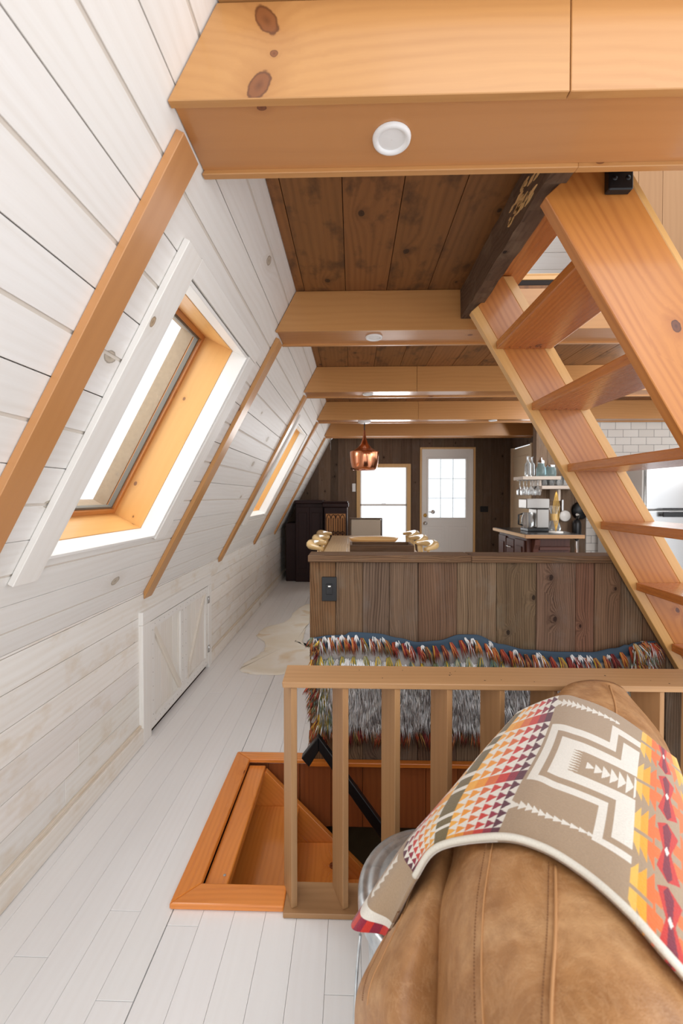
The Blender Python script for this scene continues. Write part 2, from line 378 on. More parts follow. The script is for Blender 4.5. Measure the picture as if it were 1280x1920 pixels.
def thing(name, base, label, cat, group=None, kind=None):
    o = bpy.data.objects.new(name, None); o.empty_display_size = .1; COL.objects.link(o); o.location = base
    tag(o, label, cat, group, kind); return o
def part(name, mb, mat, root, bevel=0, weld=False, seg=1, local=False):
    """mesh in world coordinates under root"""
    if not local:
        p = root; off = Vector((0, 0, 0))
        while p: off += Vector(p.location); p = p.parent
        mb.v = [(v[0] - off.x, v[1] - off.y, v[2] - off.z) for v in mb.v]
    return build(name, mb, mat, root, bevel, weld, seg)
def copytree(o, parent=None):
    c = o.copy(); COL.objects.link(c); c.parent = parent
    for k in [x for x in CH_.get(o.name, [])]: copytree(k, c)
    return c
CH_ = {}
def children_map():
    CH_.clear()
    for o in bpy.data.objects:
        if o.parent: CH_.setdefault(o.parent.name, []).append(o)
def tn(a=.06, h=.02):
    b = 1 + rr(-a, a); return (b * (1 + rr(-h, h)), b, b * (1 + rr(-h, h)))

# ------------------------------------------------------------------ the shell
K = .532; CK = math.hypot(1, K); X0 = -.382; ZB = 2.07
def xs(z): return X0 - (ZB - z) * K
NIN = Vector((1, 0, -K)).normalized()              # into the room
SD = Vector((K, 0, 1)).normalized()                # up the slope
KX = -1.075; KZ = ZB + (KX - X0) / K               # knee wall plane and its top
def sp(y, z, off=0): return Vector((xs(z), y, z)) + NIN * off
HOLES = [(1.215, 1.895, 1.075, 1.893), (3.635, 4.315, 1.075, 1.893)]
def rect_minus(y0, y1, z0, z1):
    out = [(y0, y1, z0, z1)]
    for hy0, hy1, hz0, hz1 in HOLES:
        nx = []
        for a, b, c, d in out:
            if b <= hy0 or a >= hy1 or d <= hz0 or c >= hz1: nx.append((a, b, c, d)); continue
            if a < hy0: nx.append((a, hy0, c, d))
            if b > hy1: nx.append((hy1, b, c, d))
            if c < hz0: nx.append((max(a, hy0), min(b, hy1), c, hz0))
            if d > hz1: nx.append((max(a, hy0), min(b, hy1), hz1, d))
        out = nx
    return out
def slab(mb, y0, y1, z0, z1, o0, o1, **k):
    mb.hull([sp(y0, z0, o0), sp(y1, z0, o0), sp(y1, z1, o0), sp(y0, z1, o0)], [sp(y0, z0, o1), sp(y1, z0, o1), sp(y1, z1, o1), sp(y0, z1, o1)], (0, 1, 0), **k)
mb = MB(); z = 1.912 - .193 * 6; i = 0
zz = []
while z < 3.1:
    zz.append(z); z += .0965
for i, z in enumerate(zz[:-1]):
    dark_bot = (i % 2 == 0)
    a = z + (.0012 if dark_bot else .004); b = zz[i + 1] - (.004 if dark_bot else .0012)
    a = max(a, KZ + .0)
    if b <= a: continue
    t = tn(.025, .008)
    ys = [-1.2, 6.75]
    if i % 2 == 0: off = (R() * 40, R() * 40); T0 = t
    for (y0, y1, c, d) in rect_minus(-1.2, 6.75, a, b): slab(mb, y0, y1, c, d, -.02, 0, tint=T0, off=off)
    if dark_bot:   # shallow centre groove above this strip
        for (y0, y1, c, d) in rect_minus(-1.2, 6.75, zz[i + 1] - .0045, zz[i + 1] + .0045): slab(mb, y0, y1, c, d, -.02, -.0035, mi=1)
for (y0, y1, c, d) in rect_minus(-1.2, 6.75, KZ - .03, 3.1): slab(mb, y0, y1, c, d, -.05, -.02, mi=2)
build('wall_left', mb, [WHITE, GROOVE, SEAM], bevel=.0008)['kind'] = 'structure'
# knee wall under the slope
HY0, HY1 = 2.17, 3.05
mb = MB(); z = .085; i = 0
while z < KZ - .005:
    z1 = min(z + .112, KZ)
    for (y0, y1) in ((-1.2, 2.1), (3.12, 6.75)) if z < .64 else ((-1.2, 6.75),):
        if z < .64 < z1 and False: continue
        cuts = [y0] + sorted(rr(y0, y1) for _ in range(1 if y1 - y0 > 2 else 0)) + [y1]
        for a, b in zip(cuts, cuts[1:]): mb.box(KX - .02, KX, a + .0006, b - .0006, z + .001, z1 - .001, 'y', tint=tn(.03, .012))
    z = z1; i += 1
mb.box(KX - .05, KX - .021, -1.2, 6.75, -.018, KZ, 'y', mi=1)
build('wall_knee', mb, [KNEE, SEAM], bevel=.001)['kind'] = 'structure'
mb = MB()
for a, b in ((-1.2, 2.085), (3.12, 6.75)):
    mb.box(KX, KX + .022, a, b, 0.002, .085, 'y', tint=(1, .985, .96))
    mb.box(KX, KX + .012, a, b, .085, .10, 'y', tint=(.93, .86, .76))
build('baseboard_left', mb, [KNEE], bevel=.002)['kind'] = 'structure'
# floor
HX0, HX1, HYA, HYB = -.545, 1.6, 1.295, 1.985
mb = MB(); x = -.545 - .095 * 6; i = 0
while x < 4.2:
    y = -1.2 - rr(0, 1.4)
    while y < 6.8:
        L = rr(1.0, 2.0); y1 = y + L
        segs = [(max(y, -1.2), min(y1, 6.75))]
        if x > HX0 - .01 and x < HX1:
            s2 = []
            for a, b in segs:
                if b <= HYA or a >= HYB: s2.append((a, b))
                else:
                    if a < HYA: s2.append((a, HYA))
                    if b > HYB: s2.append((HYB, b))
            segs = s2
        g = .0026 if abs(x - HX0) < .01 else .0004
        for a, b in segs:
            if b - a > .01: mb.box(max(x, KX) + g, x + .095 - .0004, a + .0006, b - .0006, -.018, 0, 'y', tint=tn(.012, .004))
        y = y1
    x += .095; i += 1
for a in ((KX - .05, HX0, -1.2, 6.75), (HX0, 4.2, -1.2, HYA), (HX0, 4.2, HYB + .018, 6.75), (HX1, 4.2, HYA, HYB + .018)):
    mb.box(*a, -.2, -.0186, mi=1)
build('floor', mb, [FLOORM, BLACKSEAM], bevel=.0006)['kind'] = 'structure'

# ceiling boards
mb = MB(); x = -.233 - .2; OX0, OX1 = .60, 2.6
CEY0, CEY1 = 1.09, 2.09
while x < 3.9:
    x0 = max(x, xs(2.265) + .002); x1 = x + .2
    if x1 > x0:
        segs = [(1.09, 6.75)] if not (x1 > OX0 and x < OX1) else [(CEY1, 6.75)]
        for a, b in segs: mb.box(x0 + .0012, x1 - .0012, a, b, 2.265, 2.285, 'y', tint=tn(.12, .04))
    x += .2
mb.box(xs(2.285), OX0, 1.09, 6.75, 2.286, 2.31, 'y', mi=1); mb.box(OX0, 3.9, CEY1 + .0, 6.75, 2.286, 2.31, 'y', mi=1)
mb.box(OX1, 3.9, 1.09, CEY1, 2.286, 2.31, 'y', mi=1)
build('ceiling', mb, [CEIL, BLACKSEAM], bevel=.001)['kind'] = 'structure'

# boxed beams
def beam(k, label, x1=3.85, joint=None):
    y0 = .868 + 1.21 * k; y1 = y0 + .217
    r = thing('ceiling_beam', (xs(ZB), y0, ZB), label, 'beam', 'boxed ceiling beams')
    def trap(z0, z1, xa=None, xb=x1): return [(xs(z0) + .003 if xa is None else xa, z0), (xb, z0), (xb, z1), (xs(z1) + .003 if xa is None else xa, z1)]
    js = [None] + ([joint] if joint else []) + [x1]
    for a, b in zip(js, js[1:]):
        m = MB(); m.prism(trap(ZB, 2.264, a if a is None else a + .001, b - (.001 if b != x1 else 0)), 'y', y0, y0 + .019, (1, 0, 0), tn(.03), off=(-.12 if k == 0 and a is None else R() * 40, 3.3 if k == 0 and a is None else R() * 40)); part('fascia_board', m, FASCIA if k == 0 and a is None else PINE, r, .0015)
        m = MB(); m.prism(trap(ZB, 2.264, a if a is None else a + .12, b + (.12 if b != x1 else 0)), 'y', y1 - .019, y1, (1, 0, 0), tn(.03)); part('fascia_board', m, PINE, r, .0015)
    m = MB(); m.prism(trap(ZB + .010, ZB + .028), 'y', y0 + .0195, y1 - .0195, (1, 0, 0)); part('soffit_board', m, SOFFIT, r)
    return r
beam(0, 'nearest boxed pine beam, crossing the top of the view with two big brown knots', joint=.436)
beam(1, 'second boxed pine beam, where the steep stair and dark old beam meet it', joint=1.9)
beam(2, 'third boxed pine beam from the front, behind the upper stair treads', joint=.5)
beam(3, 'fourth boxed pine beam, the one the copper pendant hangs from', joint=.7)
beam(4, 'farthest boxed pine beam, just in front of the back wall', x1=2.48)
m = MB(); m.prism([(xs(2.266) + .004, 2.268), (3.85, 2.268), (3.85, 2.3), (xs(2.3) + .004, 2.3)], 'y', .805, 1.08, (1, 0, 0))
tag(build('loft_edge_board', m, PINE, bevel=.002), 'pine nosing board along the very top edge, resting on the nearest beam', 'board')
# battens on the slope
BL = ['broad pine batten nearest the camera, running down the slope left of the big skylight', 'pine batten just past the big skylight, ending above the little hatch doors',
      'pine batten just before the small far skylight', 'pine batten just past the small far skylight', 'farthest pine batten on the slope, nearest the dark cabinet']
for k in range(5):
    yc = .925 + 1.21 * k + (.0 if k == 0 else -.0); w_ = .088
    zt = 2.064; zb = KZ + .0
    m = MB()
    A = [sp(yc, zb, .001), sp(yc + w_, zb, .001), sp(yc + w_, zt, .001), sp(yc, zt, .001)]
    B = [Vector((max(p.x, KX + .002), p.y, p.z)) for p in (sp(yc, zb - .03, .021), sp(yc + w_, zb - .03, .021), sp(yc + w_, zt, .021), sp(yc, zt, .021))]
    m.hull(A, B, SD, tn(.04), off=(1.1, .4) if k == 0 else None)
    tag(build('wall_batten', m, PINE if k else SOFFIT, bevel=.0015), BL[k], 'batten', 'pine battens on the sloping wall')

# skylights
def skylight(n, dy):
    r = thing('window_%d' % n, (xs(1.48), 1.555 + dy, 1.48), None, None, kind='structure')
    y0, y1, z0, z1 = HOLES[0]; y0 += dy; y1 += dy
    P = lambda y, z, o: sp(y, z, o)
    def brd(name, ya, yb, za, zb, o0, o1, mat, g, bev=.0015, tint=(1, 1, 1)):
        m = MB(); m.hull([P(ya, za, o0), P(yb, za, o0), P(yb, zb, o0), P(ya, zb, o0)], [P(ya, za, o1), P(yb, za, o1), P(yb, zb, o1), P(ya, zb, o1)], g, tint); return part(name, m, mat, r, bev)
    S = tuple(SD); Y = (0, 1, 0)
    brd('casing_board', y0 - .095, y0 - .002, z0 - .055, z1 + .055, .001, .019, WHITE2, S)
    brd('casing_board', y0 - .001, y1 + .1, z1 + .002, z1 + .058, .001, .018, WHITE2, Y)
    brd('casing_board', y1 + .003, y1 + .1, z0 - .004, z1 + .001, .001, .018, WHITE2, S)
    e = .012
    def ring(nm, o0, o1, mat, t0, bev=.001, inset=0.0):
        # four liner boards perpendicular to the slope
        a0, a1, b0, b1 = y0 + inset, y1 - inset, z0 + inset, z1 - inset
        brd(nm, a0 - t0, a0, b0 - t0, b1 + t0, o1, o0, mat, S, bev); brd(nm, a1, a1 + t0, b0 - t0, b1 + t0, o1, o0, mat, S, bev)
        brd(nm, a0, a1, b0 - t0, b0, o1, o0, mat, Y, bev); brd(nm, a0, a1, b1, b1 + t0, o1, o0, mat, Y, bev)
    ring('white_liner', .012, -.06, WPAINT, .010, inset=.012)
    ring('pine_liner', -.06, -.24, REVEAL, .012, inset=.014)
    ring('sash', -.195, -.235, STAIR, .018, inset=.032)
    ring('gasket', -.208, -.228, GASK, .008, inset=.040)
    brd('glass', y0 + .036, y1 - .036, z0 + .036, z1 - .036, -.222, -.218, GLASS, Y, 0)
    # outer kerb seen through the pane
    ring('outer_kerb', -.24, -.305, RUFF, .012, inset=.028)
    m = MB(); c = P((y0 + y1) / 2 - .12, z0 + .035, -.19); m.tube([c + Vector((0, -.05, 0)), c + Vector((0, .05, 0))], .007, 8); m.tube([c, c + NIN * .03], .005, 8)
    part('latch', m, CHROME, r)
    return r
GASK = plain('grey_gasket', srgb(110, 104, 94), .6)
RUFF = plain('rough_grey_beige', srgb(160, 142, 120), .9, noise=.3, nscale=60, bump=.4)
skylight(1, 0); skylight(2, 2.42)

# hatch doors in the knee wall
hx = KX + .002
r = thing('door_3', (KX, 2.6, 0), None, None, kind='structure')
m = MB(); m.box(hx - .02, KX + .022, 2.085, 2.17, 0, .605, 'z'); part('casing_board', m, WHITE2, r, .002)
m = MB(); m.box(hx - .02, KX + .022, 3.055, 3.12, 0, .605, 'z'); part('casing_board', m, WHITE2, r, .002)
m = MB(); m.box(hx - .02, KX + .022, 2.085, 3.12, .606, .672, 'y'); part('casing_board', m, WHITE2, r, .002)
def leaf(y0, y1, flip):
    m = MB(); y = y0
    while y < y1 - .01:
        ye = min(y + .075, y1); m.box(KX - .012, KX + .004, y + .0014, ye - .0014, .03, .6, 'z', tint=tuple(c * f_ for c, f_ in zip(tn(.04), (.99, .97, .94)))); y = ye
    lf = part('door_leaf', m, WHITE2, r, .001)
    for nm, a in (('frame_rail', (y0, y1, .03, .085)), ('frame_rail', (y0, y1, .555, .6)), ('frame_stile', (y0, y0 + .05, .085, .555)), ('frame_stile', (y1 - .05, y1, .085, .555))):
        m = MB(); m.box(KX + .004, KX + .018, a[0], a[1], a[2], a[3], 'y' if nm == 'frame_rail' else 'z'); part(nm, m, WHITE2, lf, .001)
    a, b = (y0 + .05, y1 - .05) if not flip else (y1 - .05, y0 + .05)
    d = Vector((0, b - a, -.47)).normalized(); nrm = Vector((0, -d.z, d.y)) * .022
    m = MB(); p0 = Vector((KX + .004, a, .555)); p1 = Vector((KX + .004, b, .085))
    A = [p0 - nrm * .7, p0 + nrm * .7, p1 + nrm * .7, p1 - nrm * .7]; m.hull(A, [p + Vector((.014, 0, 0)) for p in A], tuple(d), (.93, .88, .81)); part('brace', m, WHITE2, lf, .001)
    for q in range(7):
        for (yy, z_) in ((y0 + .025, .1 + q * .075), (y1 - .025, .1 + q * .075), (y0 + .05 + q * (y1 - y0 - .1) / 6, .058), (y0 + .05 + q * (y1 - y0 - .1) / 6, .578)):
            m = MB(); m.lathe((KX + .0185, yy, z_), [(0.0001, .001), (.003, 0)], 6, M=Matrix.Rotation(math.radians(90), 3, 'Y')); part('nail_head', m, NAILM, lf)
NAILM = plain('nail_steel', srgb(150, 140, 128), .5, metal=.6)
leaf(2.172, 2.612, False); leaf(2.616, 3.052, True)
for zc in (.14, .5):
    m = MB(); m.box(KX + .018, KX + .024, 3.035, 3.075, zc - .025, zc + .025, 'z'); m.tube([(KX + .024, 3.053, zc - .025), (KX + .024, 3.053, zc + .025)], .004, 8); part('hinge', m, STEEL, r)

# back wall of dark barn boards
YB = 6.7
WX0, WX1, WZ0, WZ1 = .07, .925, .45, 1.77
DX0, DX1, DZ1 = 1.07, 1.94, 2.03
mb = MB(); x = -1.12
while x < 2.52:
    wd = rr(.11, .2); x1 = min(x + wd, 2.52); t = tn(.28, .05)
    cols = [(0, 2.265)]
    cuts = sorted(set([x, x1] + [c for c in (WX0, WX1, DX0, DX1) if x < c < x1]))
    for a, b in zip(cuts, cuts[1:]):
        m_ = (a + b) / 2
        if WX0 < m_ < WX1: cols = [(0, WZ0), (WZ1, 2.265)]
        elif DX0 < m_ < DX1: cols = [(DZ1, 2.265)]
        else: cols = [(0, 2.265)]
        for z0, z1 in cols:
            if a < -.28:   # follow the slope
                za = min(z1, max(0, ZB + (a - X0) / K)); zb_ = min(z1, max(0, ZB + (b - X0) / K))
                if za < KZ: za = max(za, 0)
                mb.prism([(a + .001, z0), (b - .001, z0), (b - .001, zb_), (a + .001, max(za, z0 + .01))], 'y', YB, YB + .03, (0, 0, 1), t)
            else: mb.box(a + .001, b - .001, YB, YB + .03, z0, z1, 'z', t)
    x = x1
for a in ((-1.12, WX0, 0, 1.2), (-.65, WX0, 1.2, 1.6), (-.42, WX0, 1.6, 2.0), (WX1, DX0, 0, 2.26), (WX0, WX1, 0, WZ0), (WX0, WX1, WZ1, 2.26), (DX0, DX1, DZ1, 2.26), (DX1, 2.53, 0, 2.26), (-.27, WX0, 2.0, 2.26)):
    mb.box(a[0], a[1], YB + .031, YB + .05, a[2], a[3], 'z', (.5, .5, .5))
build('wall_back', mb, [DARKBARN], bevel=.0015)['kind'] = 'structure'
# back window
r = thing('window_3', (.5, YB, WZ0), None, None, kind='structure')
for a in ((WX0, WX0 + .055, WZ0, WZ1), (WX1 - .055, WX1, WZ0, WZ1), (WX0 + .055, WX1 - .055, WZ1 - .055, WZ1), (WX0 + .055, WX1 - .055, WZ0, WZ0 + .055)):
    m = MB(); m.box(a[0], a[1], YB - .02, YB + .06, a[2], a[3], 'z'); part('casing_board', m, LIVEEDGE, r, .002)
for a in ((WX0 + .055, WX1 - .055, 1.105, 1.135), (WX0 + .055, WX0 + .075, WZ0 + .055, WZ1 - .055), (WX1 - .075, WX1 - .055, WZ0 + .055, WZ1 - .055)):
    m = MB(); m.box(a[0], a[1], YB + .01, YB + .03, a[2], a[3], 'z'); part('sash', m, WPAINT, r, .002)
m = MB(); m.box(.47, .53, YB - .002, YB + .012, 1.13, 1.145); part('latch', m, STEEL, r, .002)
m = MB(); m.box(WX0 + .05, WX1 - .05, YB + .035, YB + .039, WZ0 + .05, WZ1 - .05); part('glass', m, GLASS, r)
# back door
r = thing('door_1', (1.5, YB, 0), None, None, kind='structure')
for a in ((DX0, DX0 + .03, 0, DZ1), (DX1 - .03, DX1, 0, DZ1), (DX0 + .03, DX1 - .03, DZ1 - .025, DZ1)):
    m = MB(); m.box(a[0], a[1], YB - .012, YB + .06, a[2], a[3], 'z'); part('frame', m, LIVEEDGE, r, .002)
gx0, gx1, gz0, gz1 = 1.205, 1.79, .92, 1.845; a0, a1 = DX0 + .033, DX1 - .033
m = MB()
for b in ((a0, gx0, .01, 2.0), (gx1, a1, .01, 2.0), (gx0, gx1, gz1, 2.0), (gx0, gx1, .01, gz0)): m.box(b[0], b[1], YB + .0, YB + .045, b[2], b[3], 'z')
lf = part('door_leaf', m, WPAINT, r, .001)
for b in ((gx0 - .03, gx0, gz0 - .03, gz1 + .03), (gx1, gx1 + .03, gz0 - .03, gz1 + .03), (gx0, gx1, gz1, gz1 + .03), (gx0, gx1, gz0 - .03, gz0)):
    m = MB(); m.box(b[0], b[1], YB - .01, YB - .0005, b[2], b[3], 'z'); part('glazing_frame', m, WPAINT, lf, .004)
for px_ in (1.16, 1.52):
    m = MB(); m.box(px_, px_ + .3, YB - .006, YB - .0005, .16, .78, 'z'); part('raised_panel', m, WPAINT, lf, .005)
    m = MB(); m.box(px_ + .04, px_ + .26, YB - .011, YB - .0062, .2, .74, 'z'); part('raised_panel', m, WPAINT, lf, .004)
m = MB(); LEAD = plain('lead_came', srgb(120, 130, 140), .5, metal=.5)
for q in (1, 2):
    x = gx0 + (gx1 - gx0) * q / 3; m.box(x - .003, x + .003, YB + .016, YB + .024, gz0, gz1)
    z = gz0 + (gz1 - gz0) * q / 3; m.box(gx0, gx1, YB + .017, YB + .023, z - .003, z + .003)
part('leaded_bars', m, LEAD, lf)
m = MB(); m.box(gx0, gx1, YB + .028, YB + .032, gz0, gz1); part('glass', m, GLASS, lf)
RX = Matrix.Rotation(math.radians(90), 3, 'X')
m = MB(); m.lathe((1.155, YB, .83), [(.001, .06), (.02, .058), (.028, .045), (.02, .03), (.012, .025), (.012, .004), (.03, .003), (.03, 0)], 20, M=RX); part('door_knob', m, STEEL, lf)
m = MB(); m.lathe((1.155, YB, .955), [(.001, .018), (.024, .016), (.03, .004), (.03, 0)], 20, M=RX); part('deadbolt', m, BRASS, lf)
m = MB(); m.tube([(1.215, YB - .01, 1.01), (1.235, YB - .04, 1.01), (1.3, YB - .045, 1.01)], .009, 8); m.lathe((1.27, YB - .03, 1.01), [(.001, .022), (.03, .018), (.033, 0), (.001, -.002)], 18, M=RX); part('latch_knob', m, CHROME, lf)
# right wall of the dining end with a cream door
mb = MB(); x = 4.86
while x < 6.7:
    x1 = min(x + rr(.12, .19), 6.7); mb.box(2.5, 2.53, x + .001, x1 - .001, 0 if not (5.9 < (x + x1) / 2 < 6.66) else 2.0, 2.265, 'z', tn(.2)); x = x1
build('wall_right', mb, [DARKBARN], bevel=.0015)['kind'] = 'structure'
r = thing('door_2', (2.5, 6.3, 0), None, None, kind='structure')
m = MB(); m.box(2.49, 2.525, 5.95, 6.62, .01, 1.98, 'z'); lf = part('door_leaf', m, CREAMDOOR, r, .002)
m = MB(); m.box(2.483, 2.4895, 6.03, 6.54, 1.05, 1.85, 'z'); part('raised_panel', m, CREAMDOOR, lf, .004)
m = MB(); m.box(2.483, 2.4895, 6.03, 6.54, .2, .9, 'z'); part('raised_panel', m, CREAMDOOR, lf, .004)
for a in ((5.9, 5.95, 0, 2.0), (6.62, 6.67, 0, 2.0)):
    m = MB(); m.box(2.475, 2.528, a[0], a[1], a[2], a[3], 'z'); part('frame', m, CREAMDOOR, r, .002)
# kitchen cross wall : grey boards, then subway tile
mb = MB(); x = 2.05
while x < 2.6:
    x1 = min(x + rr(.1, .16), 2.6); mb.box(x + .001, x1 - .001, 4.76, 4.85, 0, 2.265, 'z', tn(.2)); x = x1
build('wall_kitchen', mb, [BARN], bevel=.0015)['kind'] = 'structure'
mb = MB(); mb.box(2.602, 4.2, 4.75, 4.85, 0, 2.264, 'x', off=(.03, .02)); build('wall_tiled', mb, [TILE])['kind'] = 'structure'
mb = MB(); mb.box(4.2, 4.25, 2.3, 4.85, 0, 2.264, 'y'); build('wall_far_right', mb, [WPAINT])['kind'] = 'structure'

# loft seen through the stair opening
mb = MB()
z = 2.315
while z < 4.2: mb.box(.2, 2.4, 3.6, 3.63, z + .001, z + .139, 'x', tn(.03)); z += .14
build('wall_loft_white', mb, [WHITE], bevel=.001)['kind'] = 'structure'
mb = MB(); x = 1.40
while x < 3.6: mb.box(x + .001, x + .139, 2.55, 2.58, 2.315, 4.2, 'z', tn(.06)); x += .14
build('wall_loft_brown', mb, [LOFTB], bevel=.001)['kind'] = 'structure'
mb = MB(); mb.box(1.33, 1.398, 2.53, 2.58, 2.315, 4.2, 'z'); build('trim_1', mb, [PALEFIR], bevel=.002)['kind'] = 'structure'
mb = MB(); mb.box(.6, 2.6, 2.092, 2.11, 2.313, 2.335, 'x'); mb.box(.6, 2.6, 2.094, 2.13, 2.336, 2.345, 'x'); build('trim_2', mb, [PALEFIR], bevel=.002)['kind'] = 'structure'

# old beam and lining beside the stair opening
m = MB(); n = 18
for q in range(n):
    pass
ring_ = lambda y: [(.526 + rr(-.003, .003), y, 2.121 + rr(-.003, .004)), (.588 + rr(-.003, .002), y, 2.121 + rr(-.003, .004)), (.588, y, 2.262), (.526 + rr(-.003, .002), y, 2.262)]
prev = ring_(1.14)
offs = (3.1, 5.2)
for q in range(1, n + 1):
    cur = ring_(1.14 + (2.085 - 1.14) * q / n); m.hull(prev, cur, (0, 1, 0), off=offs); prev = cur
ob = build('old_beam', m, OLDBEAM)
m = MB()
for q in range(26):
    y0_ = rr(1.2, 1.42); z0_ = 2.13 + (y0_ - 1.2) * .12 + rr(0, .075); L_ = rr(.02, .07); h_ = rr(.003, .009)
    m.prism([(y0_, z0_), (y0_ + L_ * .5, z0_ - h_ * .6), (y0_ + L_, z0_ + .002), (y0_ + L_ * .45, z0_ + h_)], 'x', .5215, .5275, (0, 1, 0), tn(.12))
sb = build('splintered_patch', m, LIVEEDGE, ob); sb['label'] = 'pale splintered bare patch on the dark beam'
tag(ob, 'rough dark reclaimed beam along the left edge of the stair opening', 'beam')
m = MB(); m.box(.59, .775, 1.09, 2.083, 2.245, 2.262, 'y'); m.box(.757, .775, 1.09, 2.083, 2.263, 2.31, 'y')
tag(build('opening_lining', m, STAIR2, bevel=.002), 'orange varnished board lining the stair opening beside the old dark beam', 'board')

# ------------------------------------------------------------------ steep open stair
SS = 1.72
def ex(z): return .928 + (1.404 - z) / SS
HW = .272
st = thing('open_stair', (1.7, 1.58, 0), 'steep open orange fir stair climbing from lower right up to the loft opening', 'stairs')
def cutx(e): x = (.8157 + e) / 1.533; return (x, 2.085 + (x - .532) * .917)
GD = (ex(2.24) - ex(0), 0, 2.24)
def stringer(y0, y1, eL, eR, off):
    """heartwood with sapwood margins, notched round the old beam at the top"""
    m = MB()
    m.prism([(ex(0) + eL, .001), (ex(0) + HW - eR, .001), (ex(2.24) + HW - eR, 2.24), (.592, 2.24), (.592, 2.14), cutx(eL)], 'y', y0, y1, GD, off=off)
    if eL: m.prism([(ex(0), .001), (ex(0) + eL, .001), cutx(eL), cutx(0)], 'y', y0, y1, GD, mi=1)
    m.prism([(ex(0) + HW - eR, .001), (ex(0) + HW, .001), (ex(2.24) + HW, 2.24), (ex(2.24) + HW - eR, 2.24)], 'y', y0, y1, GD, mi=1)
    return m
sf = part('stringer', stringer(1.912, 1.95, .045, .045, (1.3, 4.4)), [STAIR, PALEFIR], st, .002)
sn = part('stringer', stringer(1.19, 1.228, 0, .02, (7.3, 2.1)), [STAIR, PALEFIR], st, .002)
for zt in (1.916, 1.643, 1.368, 1.112, .838, .565, .29):
    m = MB(); x = ex(zt) + .012; m.box(x, x + .245, 1.229, 1.911, zt, zt + .036, 'y', tn(.05)); td = part('tread', m, STAIR2, st, .004, seg=2)
    if zt > .8:
        for q in range(4): m = MB(); m.lathe((x + .05 + q * .045, 1.885, zt - .0008), [(.0001, -.0002), (.004, 0)], 8); part('screw_head', m, BLACKP, td)
m = MB(); m.box(.69, .755, 1.165, 1.189, 2.085, 2.165); m.box(.69, .755, 1.09, 1.165, 2.155, 2.165); br = part('bracket', m, BLACK, st, .003)
for x in (.705, .74): m = MB(); m.lathe((x, 1.165, 2.115), [(.0001, .003), (.006, .002), (.007, 0)], 10, M=RX); part('screw_head', m, BLACK, br)

# ------------------------------------------------------------------ half wall of barn boards
pw = thing('half_wall', (.6, 2.01, 0), 'low partition of weathered barn boards with a flat wooden cap behind the shaggy rug', 'partition')
seam = [-.2, -.078, .05, .174, .308, .489, .672, .855, 1.035, 1.12, 1.24, 1.34, 1.45]
TN = [(1.0, .74, .52), (.92, .84, .76), (.86, .82, .78), (.84, .82, .80), (.8, .74, .68), (1.02, .96, .9), (.86, .76, .7), (.9, .86, .82), (.9, .74, .62), (1.0, .86, .74), (1.12, 1.08, 1.06), (.9, .78, .68)]
m = MB()
for i, (a, b) in enumerate(zip(seam, seam[1:])):
    t = tuple(c * rr(.94, 1.06) for c in TN[i]); y = 1.97 + rr(0, .003)
    m.box(a + .001, b - .001, y, y + .02, .0, .951, 'z', t)
m.box(seam[0], seam[-1], 1.994, 2.05, 0, .95, 'z', (.6, .5, .42), mi=0)
m.box(1.451, 1.57, 1.97, 1.99, 0, .62, 'z', tn(.1)); m.box(1.571, 1.70, 1.97, 1.99, 0, .5, 'z', tn(.1))
part('board_panel', m, BARN, pw, .0015)
m = MB(); m.box(-.206, .55, 1.952, 2.085, .952, .985, 'x', (.95, .8, .66)); m.box(.5505, 1.46, 1.952, 2.085, .952, .985, 'x', (.9, .76, .62)); part('cap', m, BARN, pw, .004)
sw = thing('light_switch', (-.106, 1.968, .825), 'black dimmer switch plate on the left end of the barn-board half wall', 'switch')
m = MB(); m.box(-.142, -.072, 1.962, 1.9695, .768, .882); part('plate', m, BLACKP, sw, .002)
m = MB(); m.box(-.122, -.092, 1.957, 1.9618, .8, .85); part('rocker', m, BLACKP, sw, .002)
m = MB(); m.box(-.112, -.1, 1.9545, 1.9568, .836, .842); part('indicator', m, WPAINT, sw)
# red boards of the stairwell side and dark cellar below
m = MB(); x = -.55
while x < 1.6: m.box(x + .001, x + .149, 1.986, 2.0, -.32, -.001, 'z', tn(.12)); x += .15
build('wall_stairwell', m, [REDBOARD], bevel=.001)['kind'] = 'structure'
m = MB()
m.box(-.62, 2.4, 2.3, 2.33, -2.4, -.21, 'x'); m.box(-.65, -.62, 1.0, 2.33, -2.4, -.21, 'x'); m.box(-.62, 2.4, 1.0, 1.03, -2.4, -.21, 'x'); m.box(2.4, 2.43, 1.0, 2.33, -2.4, -.21, 'x'); m.box(-.65, 2.43, 1.0, 2.33, -2.44, -2.4, 'x')
build('wall_cellar', m, [BASEDARK])['kind'] = 'structure'
m = MB(); m.box(HX0, 1.6, 1.296, 1.31, -.32, -.02, 'x'); m.box(HX0 - .012, HX0, 1.296, 1.985, -.32, -.02, 'y'); build('wall_stairwell_near', m, [REDBOARD])['kind'] = 'structure'

